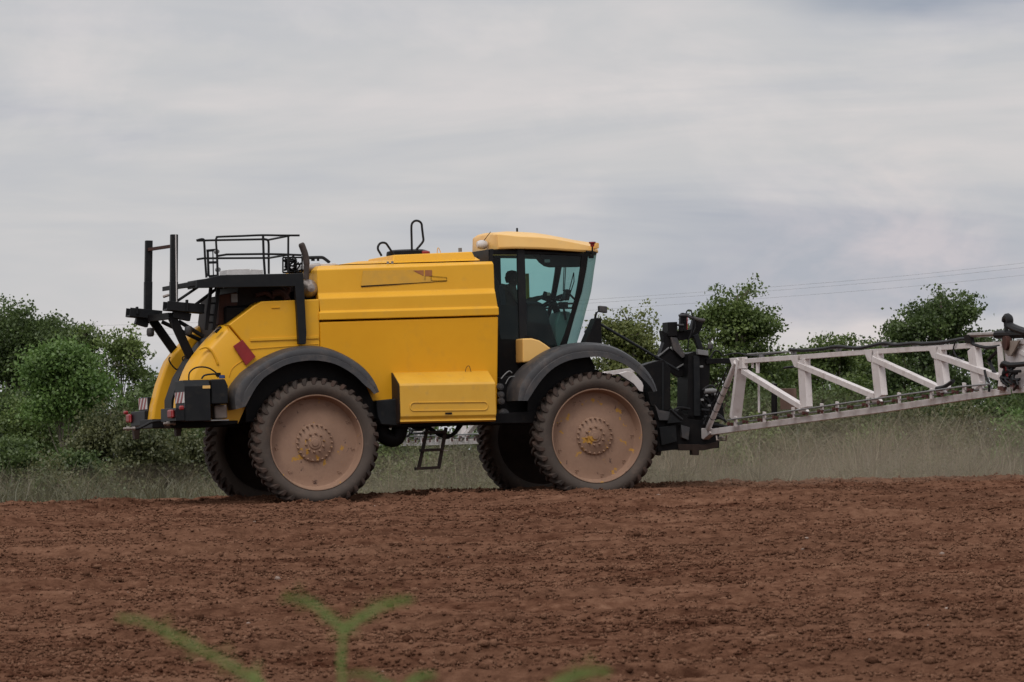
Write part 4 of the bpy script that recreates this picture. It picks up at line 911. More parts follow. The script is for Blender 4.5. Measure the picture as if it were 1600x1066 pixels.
for k in range(26):
    x, y = 444 + rngg.random() * 25, 404 + rngg.random() * 20
    pts = [P(x, y, 1.2 + .2 * rngg.random()), P(x + rngg.uniform(-7, 7), y + rngg.uniform(-6, 6), 1.3), P(x + rngg.uniform(-9, 9), y + rngg.uniform(-8, 8), 1.25)]
    pts = [Vector((min(max(p.x, P(443, 410, 1.3).x), P(471, 410, 1.3).x), p.y, p.z)) for p in pts]
    b.tube(smooth_path(pts, 3), .009 + .008 * rngg.random(), 5)
b.lathe([(.06, .0), (.10, .0), (.10, .04), (.06, .04)], P(455, 414, 1.35), 16)
b.build('valve_block', M['black'], SP)
MB().tube(smooth_path(Ps([(471, 403), (484, 402.8), (500, 402.4), (506, 403.6), (515, 410.5)], 1.1), 4), .026, 8).build('intake_pipe', M['hose'], SP)
MB().prism(Ps([(482, 413), (524, 411), (530, 414), (482, 420)], .9), (0, 1.4, 0)).build('heat_shield', M['whitecan'], SP, .01)
MB().tube([P(489, 408, 1.1), P(489, 404, 1.1)], .03, 8).tube([P(497, 408, 1.1), P(497, 404, 1.1)], .02, 8).build('pipe_clamps', M['black'], SP)

# ------------------------------------------------------------------ cab
cab = SP
CN = .90; CF = 2 * MIDV - CN
st = [(779, 388.3, 366, 363.3, .87), (800, 387.6, 368, 361.6, .84), (812, 387.6, 369.5, 361.8, .83), (845, 388.4, 371, 363.8, .83), (866, 389.6, 373, 367, .83), (885, 391, 376.5, 370.6, .84), (905, 392.4, 380.5, 374.8, .86), (922, 393.4, 384, 377.4, .94), (935, 394.4, 388, 379.5, 1.14)]
rings = []
def rring(u, zb, zc, zt, v, tv=.30):
    q = [Vector((u, v + .012, zb - .012)), Vector((u, v, zb + .02)), Vector((u, v + .04, zc)), Vector((u, v + tv, zt)), Vector((u, MIDV, zt + .012))]
    return q + [mir(p) for p in reversed(q[:4])]
for k, (x, yb, yc, yt, v) in enumerate(st):
    u = P(x, yb, v).x; zb_, zc_, zt2 = P(x, yb, v).z, P(x, yc, v).z, P(x, yt, v + .3).z
    if k == 0:
        for du, dv_, dz in ((-.055, .46, .09), (-.045, .26, .035), (-.022, .11, .01)): rings.append(rring(u + du, zb_, zc_ - dz, zt2 - dz * 1.1, v + dv_, .26))
    rings.append(rring(u, zb_, zc_, zt2, v))
RU = P(776, 388, .86).x
MB().loft(rings).build('cab_roof', M['yellow_pale'], SP, .012, seg=3, angle=25)
pil = M['black']
def both(name, pts, v, th, m, bevel=.008, farside=True):
    poly = Ps(pts, v); b = MB().prism(poly, (0, th, 0)); o = b.build(name, m, SP, bevel)
    if farside: MB().prism([mir(p) for p in poly], (0, -th, 0)).build(name, m, SP, bevel)
    return o
both('cab_pillar', [(808.5, 389), (820, 389), (821.5, 440), (823, 500), (823.5, 530), (812, 531), (810.5, 480), (809, 430)], CN, .07, M['charcoal'])
both('cab_pillar', [(909.5, 396), (920, 396), (917.5, 412), (914, 430), (909.5, 454), (901, 484), (894, 510), (886.5, 537), (883, 548), (872.5, 548), (883, 522), (890.5, 498), (897.5, 474), (903, 446), (907, 420)], CN, .06, pil)
both('cab_pillar', [(766, 389), (771.5, 389), (772, 440), (777, 480), (770, 480), (766, 440)], CN, .07, M['charcoal'])
q0, q1 = P(768, 389.5, CN), P(768, 500, CN)
MB().box2((q0.x - .045, CN + .02, q1.z), (q0.x - .015, CF - .02, q0.z)).build('cab_back', M['charcoal'], SP, .006)
both('window_header', [(769, 390), (912, 396), (912, 400.5), (862, 398), (821, 397.5), (769, 397.5)], CN + .005, .05, M['black'])
MB().bar(P(770, 398.6, CN - .002), P(807, 398.6, CN - .002), .014, .012).build('window_seal', M['olive'], SP)
MB().box(PU(747, 404, q1.x), (.04, .06, .07)).build('hinge', M['black'], SP, .005)
both('window_sill', [(820, 523), (834, 526), (852, 535.5), (866, 544), (876, 548), (868, 552), (850, 541), (834, 531), (820, 529)], CN - .004, .06, M['black'])
door = [(819.5, 397), (912, 400), (908.5, 430), (903, 460), (896, 486), (887, 514), (876, 547), (866, 543), (852, 535), (834, 526), (820, 524)]
rear = [(769.5, 397), (810, 397), (812, 530), (782, 530), (770, 440)]
for pts in (door, rear):
    poly = Ps(pts, CN + .03); MB().sheet(poly).build('side_window', M['glass'], SP); MB().sheet([mir(p) for p in poly]).build('side_window', M['glass'], SP)
# curved windscreen
ys_ = [394.7, 408, 422.5, 440, 455.5, 470, 484, 497, 509, 523, 536, 546]
xs_ = [932.3, 930.6, 928.2, 926, 923.6, 920, 916, 912.8, 909.5, 905.5, 901.5, 898]
xp = [918, 916.5, 914.5, 911, 908, 903.5, 899.5, 895.5, 892, 888, 884, 880]
rings = []
for x, y, x2 in zip(xs_, ys_, xp):
    a = P(x2, y, CN + .02); s_p = P(x, y, 1.16)
    uu = s_p.x; rings.append([a, Vector((a.x * .5 + uu * .5, .99, a.z)), Vector((uu - .01, 1.13, a.z)), Vector((uu + .045, 1.32, a.z)), Vector((uu + .06, MIDV, a.z)), Vector((uu + .045, 2 * MIDV - 1.32, a.z)), Vector((uu - .01, 2 * MIDV - 1.13, a.z)), Vector((a.x * .5 + uu * .5, 2 * MIDV - .99, a.z)), mir(a)])
MB().loft(rings, closed=False).build('windscreen', M['glass_front'], SP)
MB().tube([r_[0] for r_ in rings], .016, 6).tube([r_[8] for r_ in rings], .016, 6).build('windscreen_seal', M['black'], SP)
MB().tube([p + Vector((-.02, 0, -.01)) for p in rings[-1]], .03, 6).build('windscreen_sill', M['black'], SP)
MB().tube([p + Vector((-.03, 0, 0)) for p in rings[0]], .035, 6).build('windscreen_header', M['black'], SP)
# cab interior and the dark body under it
hz = MB()
hz.prism(Ps([(838, 395.5), (843, 400), (850, 409), (858, 415), (866, 417), (911, 416.5), (913, 396)], CN + .09), (0, .30, 0)); hz.build('sun_visor', M['black'], SP, .01)
MB().prism(Ps([(800, 392), (914, 396), (913, 401), (800, 397)], CN + .08), (0, 1.28, 0)).build('headliner', M['black'], SP)
MB().box(P(855, 408, CN + .075), (.09, .02, .05)).build('roof_console', M['grey'], SP, .005)
MB().prism(Ps([(778, 476), (812, 478), (815, 529), (815, 605), (779, 605)], CN + .055), (0, .05, 0)).build('cab_side', M['black'], SP)
MB().prism(Ps([(770, 500), (818, 500), (860, 505), (870, 535), (874, 548), (874, 600), (779, 605)], CN + .10), (0, 1.24, 0)).build('cab_floor', M['black'], SP, .02)
MB().prism(Ps([(771, 425), (779, 440), (783, 470), (784, 520), (776, 520), (771, 480)], CN + .1), (0, .5, 0)).build('rear_cab_panel', M['black'], SP, .02)
# side console and door lining, seen dark through the glass
MB().prism(Ps([(822, 472), (838, 470), (848, 474), (856, 486), (860, 505), (868, 534), (860, 538), (822, 524)], CN + .10), (0, .22, 0)).build('side_console', M['charcoal'], SP, .03)
MB().prism(Ps([(821.5, 427.5), (826.5, 427.5), (827.5, 464.5), (832, 464.5), (832, 470), (822.5, 470.5)], 2.2), (0, .02, 0)).build('olive_panel_edge', M['hivis'], SP)
stc = P(863, 470, 1.55)
sw = MB(); n_ = 28; rot = Matrix.Rotation(R_(-28), 3, 'Y')
sw.tube([stc + rot @ Vector((.20 * math.cos(2 * math.pi * k / n_), .20 * math.sin(2 * math.pi * k / n_), 0)) for k in range(n_)], .016, 6, closed=True)
for k in range(3): sw.bar(stc, stc + rot @ Vector((.2 * math.cos(2.1 * k), .2 * math.sin(2.1 * k), 0)), .03, .015)
sw.build('steering_wheel', M['black'], SP)
MB().bar(stc, P(884, 520, 1.55), .09, .10).build('steering_column', M['black'], SP, .02)
b = MB(); b.box(P(855, 464, 1.2), (.16, .05, .14), rot=Matrix.Rotation(R_(20), 3, 'Y')); b.box(P(885, 461, 1.25), (.08, .18, .17), rot=Matrix.Rotation(R_(15), 3, 'Y')); b.box(P(880, 477, 1.2), (.14, .1, .10)); b.bar(P(855, 467, 1.2), P(878, 470, 1.2), .03); b.bar(P(871, 462, 1.1), P(880, 470, 1.1), .03)
b.build('display_screens', M['black'], SP, .01)
MB().box(P(857, 459.5, 1.16), (.05, .02, .05)).build('display_face', M['beige'], SP)
b = MB()
for p, q, v in (((823, 477), (903, 474), 1.0), ((823, 482), (900, 481.5), 1.05), ((838, 483), (868, 474), 1.2), ((888, 458), (902, 472), 1.0), ((880, 478), (884, 500), 1.2)): b.bar(P(*p, v), P(*q, v), .022, .03)
for p, q, v in (((881.5, 417), (880, 455), 1.3), ((884, 417), (881, 470), 1.3), ((896.5, 426), (888, 460), 1.2), ((896.5, 426), (897, 440), 1.2), ((904, 452), (893, 482), 1.1), ((897, 440), (890, 462), 1.15)): b.tube([P(*p, v), P(*q, v)], .008, 5)
b.build('control_levers', M['black'], SP)
plate('dash_cover', [(868, 505), (874, 488), (884, 486), (893, 488), (886, 520), (876, 546), (868, 545)], 1.25, 1.75, mat('dusty_teal_plastic', (0.10, 0.14, 0.13), .6), bevel=.03)
# driver's seat
sx = P(788, 500, MIDV).x
stt = empty('driver_seat', SP)
MB().box((sx + .10, MIDV, P(790, 497, MIDV).z), (.50, .50, .13)).build('seat_cushion', M['trousers'], stt, .05, seg=3)
MB().prism([P(x, y, MIDV - .24) for x, y in ((778, 452), (781, 446), (786, 446), (790, 452), (792, 496), (780, 498))], (0, .48, 0)).build('backrest', M['trousers'], stt, .05, seg=3)
# inner guard under the door, front corner
inner_g = [(816.5, 529), (831, 528.6), (843, 532), (853, 538.5), (863, 546), (870, 560), (817, 567)]
plate('door_valance', inner_g, CN - .35, CN + .05, M['yellow_pale'], bevel=.025, seg=3)
# lamps, beacon, aerial on the roof
MB().lathe([(0, -.09), (.05, -.08), (.072, -.03), (.075, .03), (.05, .08), (0, .09)], PU(753, 382.5, RU - .12), 18, axis='x').build('work_lamp', M['whitecan'], SP)
MB().tube([PU(766.5, 362.5, RU - .02), PU(755.5, 377, RU - .10)], .006, 5).build('lamp_wire', M['rust'], SP)
MB().lathe([(0, .05), (.016, .045), (.016, -.03)], P(808, 361, 1.3), 8, axis='z').build('aerial_stub', M['black'], SP)
bc = P(925.5, 381.5, .78)
bo = MB().tube([bc + Vector((0, 0, .0)), bc + Vector((-.005, 0, -.17))], .014, 8).box(bc + Vector((-.02, .02, -.20)), (.07, .06, .05)).build('beacon_bracket', M['black'], SP)
MB().lathe([(0, .035), (.055, .035), (.055, .012), (.035, .0), (.03, -.04), (0, -.045)], bc, 14, axis='z').build('beacon', M['red'], bo)
MB().prism(Ps([(932, 379), (936, 380), (936, 388), (932.5, 388)], .9), (0, .2, 0)).build('roof_corner', M['yellow_pale'], SP, .006)

# ------------------------------------------------------------------ front end
plate('front_bracket', [(931.5, 497), (939.5, 497), (941, 540), (912, 542)], .95, 1.25, M['black'])
MB().tube([P(932, 488, 1.1), P(929, 500, 1.1), P(919, 530, 1.1)], .018, 8).tube(smooth_path(Ps([(934, 487), (930, 493), (931, 500)], 1.0), 4), .012, 6).build('lamp_stalk', M['black'], SP)
c = P(941.5, 482.5, 1.05)
MB().loft([[c + Vector((-.07, a * .05, b_ * .05)) for a, b_ in ((-1, -1), (1, -1), (1, 1), (-1, 1))], [c + Vector((.06, a * .07, b_ * .055 - .02)) for a, b_ in ((-1, -1), (1, -1), (1, 1), (-1, 1))]]).build('front_work_lamp', M['plastic'], SP, .015)
MB().tube([P(937, 506, 1.0), P(1000, 543, 1.0), P(1060, 579, 1.0)], .022, 8).build('lift_rod', M['charcoal'], SP)
MB().tube([P(914, 517, 1.9), P(934, 530, 1.9)], .03, 8).build('lift_rod', M['charcoal'], SP)
plate('mast_plate', [(1005, 571), (1020, 566), (1036.6, 562), (1047.6, 575), (1047.8, 643), (1030, 640), (1017, 634), (1008, 600)], .95, 1.35, M['black'], bevel=.008)
MB().bar(P(1035.5, 566, .945), P(1035.5, 641, .945), .02, .03).build('mast_plate_seam', M['charcoal'], SP)
b = MB()
b.prism(Ps([(966, 584), (980, 580), (990, 582), (1006, 600), (1004, 618), (990, 600)], .95), (0, .15, 0)); b.build('lift_bracket', M['white'], SP, .01)
hd = empty('boom_mast', SP)
def mp(name, pts, v0, v1, m='black', bevel=.006): return plate(name, pts, v0, v1, M[m], parent=hd, bevel=bevel)
mp('pivot_block', [(1043.6, 503.5), (1058.5, 503), (1058.5, 525), (1044, 526)], 1.15, 1.45, bevel=.01)
mp('head_arm', [(1034.6, 516.5), (1038, 519), (1044, 523), (1059, 517), (1068, 516), (1081, 514.5), (1086, 498), (1100.5, 501), (1092.5, 521.5), (1086, 527), (1072, 531), (1061, 531.5), (1058, 527), (1046, 546), (1036, 556), (1032, 553), (1038, 535)], 1.2, 1.38)
mp('head_leg', [(1048, 527), (1058.5, 528), (1063, 540), (1072, 557), (1066, 560), (1052, 546)], 1.14, 1.2, 'plastic')
mp('head_brace', [(1084, 525), (1091, 521), (1100, 547.5), (1093, 549)], 1.1, 1.2, 'charcoal')
mp('centre_plate', [(1045.5, 543), (1072, 559), (1077, 570), (1078, 585), (1060, 590), (1044, 578), (1027, 562), (1026, 557)], 1.22, 1.34)
b = MB(); b.bar(P(1045, 543, 1.2), P(1028, 557, 1.2), .02, .02); b.bar(P(1047, 543.5, 1.2), P(1071.5, 559, 1.2), .02, .02); b.bar(P(1056, 576, 1.2), P(1083, 560, 1.2), .02, .02); b.build('edge_strips', M['grey'], hd)
mp('pivot_lug', [(1064, 492), (1067, 488.5), (1073, 490), (1073.5, 517), (1069, 518), (1069, 500), (1067.5, 500), (1067.5, 518), (1063, 518)], 1.1, 1.2)
MB().bar(P(1073.8, 496, 1.09), P(1073.8, 515, 1.09), .012).build('red_mark', M['red'], hd)
b = MB(); b.tube([P(1060.5, 493.2, 1.1), P(1072, 492.5, 1.1), P(1080, 496, 1.1), P(1092, 500, 1.1), P(1101, 501, 1.1)], [.018, .03, .028, .034, .028], 10); b.tube([P(1058, 508, 1.1), P(1068, 508, 1.1)], .02, 8); b.build('lift_ram', M['plastic'], hd)
b = MB(); b.tube(smooth_path(Ps([(1072, 491), (1073, 487), (1076, 484.5), (1079.5, 486), (1081.5, 492), (1083.5, 499), (1082.5, 508), (1080, 520), (1076, 532), (1074.5, 548)], 1.08), 4), .011, 6); b.tube(smooth_path(Ps([(1078, 497), (1085, 502), (1086, 512), (1083, 520)], 1.08), 4), .010, 6); b.build('mast_hoses', M['hose'], hd)
mp('mast_column', [(1075.5, 553), (1085, 549.5), (1106, 551), (1110, 566), (1106, 640), (1112, 660), (1112, 690), (1080, 690), (1074, 660)], .95, 1.5)
mp('mast_top_clamp', [(1090, 546), (1107, 548), (1107, 556), (1091, 554)], .85, .95, 'grey')
mp('mast_face', [(1084, 556), (1093, 556), (1095, 650), (1085, 650)], .90, .95, 'charcoal')
mp('lower_frame', [(1012, 634), (1047, 644), (1062, 640), (1076, 655), (1124, 660), (1124, 700), (1085, 703), (1060, 702), (1028, 706), (1026, 660)], .9, 1.5)
mp('lower_link', [(1023, 632), (1030, 641), (1048, 644), (1044, 657), (1030, 657)], .82, .9, 'plastic')
mp('lower_gusset', [(1048, 642), (1056, 643), (1066, 660), (1043, 662)], .80, .9, 'charcoal')
mp('skid', [(1026, 700), (1033.5, 700), (1033, 712), (1027, 711)], .95, 1.1, 'oily')
mp('skid', [(1081.5, 695), (1093, 694), (1092.5, 711.5), (1082, 711)], .85, 1.0, 'oily')
mp('lower_bar', [(1060, 694), (1100, 695), (1122, 690), (1122, 699), (1100, 704), (1060, 704)], .86, .9, 'oily')
mp('spring_box', [(1030, 668), (1056, 664), (1058, 690), (1034, 696)], .84, .9, 'charcoal')
mp('ram_cover', [(1064, 664), (1078, 668), (1076, 688), (1066, 684)], .82, .9, 'plastic')
mp('cross_link', [(1104, 560.5), (1152, 559.5), (1152, 567), (1104, 569)], .9, 1.0)
b = MB()
for pts, r, v in (([(1048, 640), (1054, 646), (1062, 653), (1066, 656)], .026, .8), ([(1047, 636), (1056, 645), (1063, 640), (1074, 640)], .014, .85), ([(1052, 642), (1060, 637), (1070, 637.5), (1078, 639)], .018, .82), ([(1098, 610), (1108, 603), (1116, 606), (1112, 618)], .02, .8), ([(1096, 640), (1112, 643), (1125, 650), (1135, 660)], .022, .75), ([(1100, 652), (1118, 650), (1130, 656)], .022, .7), ([(1110, 560), (1116, 549), (1124, 550), (1128, 556)], .014, .8), ([(1104, 548), (1108, 541), (1112, 542), (1110, 550)], .012, .9), ([(1098, 662), (1120, 664), (1140, 668), (1160, 664)], .028, .72)):
    MB().tube(smooth_path(Ps(pts, v), 4), r, 7).build('hydraulic_hose', M['hose'], hd)
rg = random.Random(8)
for k in range(16):
    x, y = 1098 + rg.random() * 26, 612 + rg.random() * 44
    MB().tube(smooth_path(Ps([(x, y), (x + rg.uniform(-8, 8), y + rg.uniform(2, 9)), (x + rg.uniform(-4, 14), y + rg.uniform(8, 18))], .78 + .08 * rg.random()), 3), .012, 5).build('hydraulic_hose', M['hose'], hd)
b = MB()
for x, y, s in ((1097, 625, .05), (1104, 618, .04), (1112, 612, .07), (1118, 616, .06), (1096, 573, .05), (1108, 634, .05)): MB().box(P(x, y, .8), (s, .05, s * .7)).build('valve_fitting', M['grey'], hd, .008)
MB().lathe([(0, -.1), (.04, -.1), (.045, .05), (.03, .1)], P(1110, 611, .8), 12, axis='x').build('filter_bowl', M['grey'], hd)
mp('mast_rear_plate', [(1100, 608), (1128, 612), (1132, 655), (1100, 655)], .88, 1.3)
MB().lathe([(0, .05), (.045, .03), (.045, -.04), (.0, -.06)], P(1110, 541, .9), 12, axis='z').build('small_lamp', M['plastic'], hd)

# ------------------------------------------------------------------ boom (spread square to the machine)
UB = P(1105, 670, .78).x
BM = empty('boom', SP)
def B(x, y, du=0): p = PU(x, y, UB); return Vector((p.x + du, p.y, p.z))
def bbar(name, pts, w, h, m='white', du=0, bevel=.006, up=(0, 0, 1), parent=BM):
    b = MB()
    for p, q in zip(pts, pts[1:]): b.bar(B(*p, du), B(*q, du), w, h, up=up)
    return b.build(name, M[m], parent, bevel)
# chords; the section past the hinge runs on out of the frame
bbar('top_chord', [(1152, 565.3), (1240, 559), (1359, 550), (1459, 544), (1512, 540.5), (1568, 538)], .075, .075)
bbar('bottom_chord', [(1110, 675.5), (1256, 656), (1381, 639.6), (1515, 619.5), (1575, 611)], .085, .095)
MB().prism([B(1099, 669, .04), B(1111, 670, .04), B(1116, 677, .04), B(1104, 687, .04), B(1099, 683, .04)], (-.10, 0, 0)).build('chord_end', M['white'], BM, .01)
bbar('end_column', [(1160, 561), (1149, 653)], .17, .10, up=(0, 1, 0))
et = MB().tube([B(1156, 566, -.06), B(1112, 670, -.06)], .045, 12); eo = et.build('end_strut', M['white'], BM)
b = MB()
for k in range(5):
    t_ = .35 + k * .12; c_ = B(1156, 566, -.06).lerp(B(1112, 670, -.06), t_); d_ = (B(1112, 670, -.06) - B(1156, 566, -.06)).normalized(); a_ = d_.orthogonal().normalized(); e_ = d_.cross(a_)
    b.tube([c_ + (a_ * math.cos(q) + e_ * math.sin(q)) * .048 for q in [i * math.pi / 6 for i in range(12)]], .006, 5, closed=True)
b.tube(smooth_path([B(1150, 574, -.13), B(1138, 602, -.14), B(1124, 635, -.13), B(1112, 668, -.13)], 4), .012, 6)
b.build('strut_ties', M['hose'], eo)
MB().prism([B(1146, 560, .02), B(1166, 558, .02), B(1167, 576, .02), B(1152, 577, .02)], (-.09, 0, 0)).build('top_corner', M['white'], BM, .006)
for p, q, wd in (((1256, 562), (1260, 637), .13), ((1370, 553), (1377, 621), .125), ((1468, 547), (1476, 611), .12), ((1522, 544), (1530, 607), .12)):
    b = MB(); b.bar(B(*p), B(*q), .10, wd * 2.4, up=(0, 1, 0)); b.build('upright', M['white'], BM, .006)
for x, y in ((1246, 557), (1361, 548), (1462, 543)):
    MB().prism([B(x - 6, y - 1, -.05), B(x + 7, y - 2, -.05), B(x + 6, y + 18, -.05), B(x + 1, y + 16, -.05)], (-.015, 0, 0)).build('gusset', M['white'], BM, .003)
for p, q in (((1164, 577), (1256, 634)), ((1251, 567), (1370, 617)), ((1369, 558), (1472, 606)), ((1469, 553), (1566, 588))):
    b = MB(); b.bar(B(p[0], p[1] + 3, -.02), B(q[0], q[1] + 2, -.02), .09, .085); b.build('diagonal_brace', M['white'], BM, .006)
b = MB(); b.tube([B(1176, 560), B(1176, 575)], .02, 6); b.tube([B(1184, 560), B(1184, 583)], .03, 6); b.tube([B(1176, 590, .1), B(1176.5, 645, .1)], .018, 6); b.build('drop_pipes', M['white'], BM)
# foot pieces of the uprights
for x, y in ((1263, 642), (1378, 626), (1479, 612)):
    MB().prism([B(x - 8, y - 3, -.06), B(x + 5, y - 4, -.06), B(x + 8, y + 1, -.06), B(x - 4, y + 3, -.06)], (-.05, 0, 0)).build('upright_foot', M['white'], BM, .004)
# nozzle line with its brackets
nz_ = []
for x, y in ((1159, 650.5), (1204, 643.5), (1249, 636.5), (1294, 630.5), (1318, 627.5), (1366, 620.5), (1415, 613.5), (1466, 607), (1517, 598), (1544, 596)):
    b = MB(); b.bar(B(x, y, -.10), B(x, y + 16, -.10), .03, .09, up=(0, 1, 0)); b.build('nozzle_bracket', M['white'], BM, .003)
pipe = [(1150, 656), (1256, 641), (1381, 623), (1515, 604), (1560, 600)]
b = MB(); b.tube([B(x, y, -.13) for x, y in pipe], .013, 8); b.tube([B(x, y + 6.5, -.09) for x, y in pipe], .011, 8); b.build('spray_pipes', M['grey'], BM)
for k in range(17):
    x = 1153 + k * 23.5; y = 662 - (x - 1150) * .142; b = MB()
    c_ = B(x, y, -.12); b.box(c_, (.04, .16, .022)); b.lathe([(0, .022), (.024, .022), (.024, -.022), (.014, -.035), (0, -.035)], c_ + Vector((-.01, .07, 0)), 8, axis='z'); b.box(c_ + Vector((0, -.06, -.022)), (.025, .05, .04))
    b.build('nozzle', M['redbrown'], BM)
# hoses along the top
b = MB()
b.tube(smooth_path([B(x, y, -.03) for x, y in ((1238, 546.5), (1262, 547.5), (1290, 545), (1312, 541.5), (1345, 544), (1383, 536.5), (1402, 539), (1430, 536.5), (1447, 537), (1480, 534.5), (1512, 529.5), (1525, 538), (1545, 543), (1566, 541))], 5), .026, 8)
b.tube(smooth_path([B(x, y, -.06) for x, y in ((1500, 532), (1496, 545), (1500, 556), (1508, 560))], 4), .012, 6)
b.tube(smooth_path([B(x, y, .03) for x, y in ((1128, 556), (1150, 552), (1180, 556), (1238, 548))], 4), .012, 6)
b.build('boom_hoses', M['hose'], BM)
b = MB(); b.tube([B(1168, 553.5), B(1240, 549), B(1330, 543), B(1400, 536.5)], .012, 6)
for x, y in ((1190, 555), (1240, 551), (1310, 545), (1383, 539), (1430, 537.5)): b.box(B(x, y + 1), (.06, .10, .05))
b.build('top_pipe', M['grey'], BM)
b = MB(); b.tube(smooth_path([B(x, y, -.1) for x, y in ((1474, 607), (1484, 605), (1493, 600), (1500, 595))], 4), .03, 8); b.tube([B(1565, 545, -.03), B(1548, 562, -.03), B(1556, 580, -.03), B(1560, 588, -.03)], .03, 6); b.tube(smooth_path([B(x, y, -.1) for x, y in ((1549, 578), (1551, 588), (1556, 600), (1556, 612))], 4), .018, 6); b.build('jumper_hoses', M['hose'], BM)
# hinge end and the next section
hg = empty('hinge', BM)
MB().prism([B(1566, 541, -.05), B(1572, 541, -.05), B(1579, 606, -.05), B(1583, 612, -.05), B(1566, 612, -.05), B(1569, 590, -.05)], (-.03, 0, 0)).build('hinge_plate', M['white'], hg, .005)
MB().prism([B(1568, 534, .03), B(1610, 531, .03), B(1625, 600, .03), B(1600, 612, .03), B(1580, 608, .03), B(1572, 560, .03)], (-.05, 0, 0)).build('hinge_frame', M['white'], hg, .005)
MB().prism([B(1572, 533, -.06), B(1602, 532, -.06), B(1594, 548, -.06), B(1589, 556, -.06), B(1584, 556, -.06), B(1578, 548, -.06)], (-.03, 0, 0)).build('pivot_plate', M['beige'], hg, .005)
MB().lathe([(0, -.05), (.10, -.05), (.10, .03)], B(1583.5, 536, -.08), 18, axis='x').build('hinge_pin', M['rust'], hg)
b = MB(); b.tube([B(1516, 524, -.02), B(1540, 523, -.02), B(1585, 521, -.02)], .035, 8); b.build('fold_ram_rod', M['silver'], hg)
b = MB(); b.tube([B(1560, 523, -.02), B(1600, 522, -.02), B(1660, 519, -.02)], .06, 10); b.prism([B(1512, 524), B(1520, 523), B(1524, 537), B(1514, 536)], (-.06, 0, 0)); b.build('fold_ram', M['black'], hg)
b = MB(); b.tube(smooth_path([B(x, y, -.04) for x, y in ((1577, 518), (1576, 508), (1575.5, 499), (1578.5, 495.5), (1581.5, 499), (1582, 508), (1590, 513), (1604, 518), (1640, 528))], 5), [.03] * 8 + [.055] * 33, 9); b.build('hose_loop', M['hose'], hg)
b = MB(); b.box(B(1581, 581, -.08), (.06, .16, .18)); b.build('red_valve', M['red'], hg, .02)
b = MB()
for k in range(14):
    x, y = 1576 + rg.random() * 24, 563 + rg.random() * 40
    b.tube(smooth_path([B(x, y, -.10), B(x + rg.uniform(-6, 6), y + rg.uniform(3, 9), -.14), B(x + rg.uniform(-8, 12), y + rg.uniform(6, 16), -.1)], 3), .02, 6)
b.tube(smooth_path([B(1578, 572, -.12), B(1584, 567, -.14), B(1595, 570, -.14), B(1620, 568, -.12)], 4), .035, 8)
b.build('hinge_hoses', M['hose'], hg)
b = MB()
for k in range(9): b.box(B(1570 + rg.random() * 28, 588 + rg.random() * 22, -.09), (.05, .12, .05))
b.build('hinge_nozzles', M['redbrown'], hg)
bbar('outer_top_chord', [(1592, 534), (1640, 533), (1760, 530)], .07, .07); bbar('outer_bottom_chord', [(1585, 610), (1640, 607), (1760, 600)], .08, .08)
bbar('outer_brace', [(1592, 547), (1690, 600)], .07, .07); bbar('outer_upright', [(1700, 534), (1700, 604)], .08, .12)
# part behind the boom root: pump bay with pinkish cover
b = MB(); b.prism([B(1185, 608, .35), B(1206, 608, .35), B(1207, 641, .35), B(1186, 641, .35)], (.05, 0, 0)); b.build('cover_plate', M['plate'], BM, .004)
b = MB(); b.tube(smooth_path([B(x, y, .4) for x, y in ((1187, 576), (1205, 574), (1211, 580), (1212, 610), (1213, 642))], 4), .018, 6); b.build('guard_frame', M['black'], BM); MB().bar(B(1172, 600, .4), B(1172, 650, .4), .03, .2, up=(0, 1, 0)).build('guard_post', M['black'], BM)

# far boom, the other half, seen under the machine
FB = empty('boom', SP)
def F(v, w, du=0): return Vector((UB + du, v, w))
zb0 = PU(1100, 678, UB).z; zf = PU(670, 692, UB); slope_f = (zf.z - zb0) / (zf.y - 2.4)
def fz(v): return zb0 + (v - 2.4) * slope_f
MB().bar(F(2.4, fz(2.4)), F(22, fz(22)), .09, .10).build('bottom_chord', M['white'], FB, .006)
MB().bar(F(2.4, fz(2.4) + 1.15), F(22, fz(22) + .72), .075, .075).build('top_chord', M['white'], FB, .006)
vv = 3.0; k = 0
while vv < 21.5:
    h0 = 1.15 - .022 * (vv - 2.4)
    MB().bar(F(vv, fz(vv)), F(vv, fz(vv) + h0), .10, .26, up=(0, 1, 0)).build('upright', M['white'], FB, .006)
    MB().bar(F(vv, fz(vv) + h0, -.02), F(vv + 2.9, fz(vv + 2.9) + .05, -.02), .09, .085).build('diagonal_brace', M['white'], FB, .006)
    vv += 3.0; k += 1
b = MB(); b.tube([F(3, fz(3) + .13, -.13), F(21.5, fz(21.5) + .13, -.13)], .014, 6); b.tube([F(3, fz(3) + .07, -.09), F(21.5, fz(21.5) + .07, -.09)], .012, 6); b.build('spray_pipes', M['grey'], FB)
for k in range(38):
    v_ = 3.2 + k * .5; MB().box(F(v_, fz(v_) + .09, -.12), (.03, .10, .025)).box(F(v_, fz(v_) + .04, -.14), (.025, .04, .06)).build('nozzle', M['redbrown'], FB)
    if k % 2 == 0: MB().bar(F(v_ + .2, fz(v_) + .0, -.10), F(v_ + .2, fz(v_) + .18, -.10), .03, .08, up=(0, 1, 0)).build('nozzle_bracket', M['white'], FB)
b = MB(); hv = PU(660, 682, UB).y
for k in range(16):
    a_ = hv + rg.uniform(-2.2, 1.6); z_ = fz(a_) + .15 + rg.random() * .25
    b.tube(smooth_path([F(a_, z_, -.1), F(a_ + rg.uniform(-.5, .5), z_ + rg.uniform(-.1, .1), -.15), F(a_ + rg.uniform(-.8, .8), z_ + rg.uniform(-.15, .15), -.1)], 3), .022, 6)
b.build('boom_hoses', M['hose'], FB)
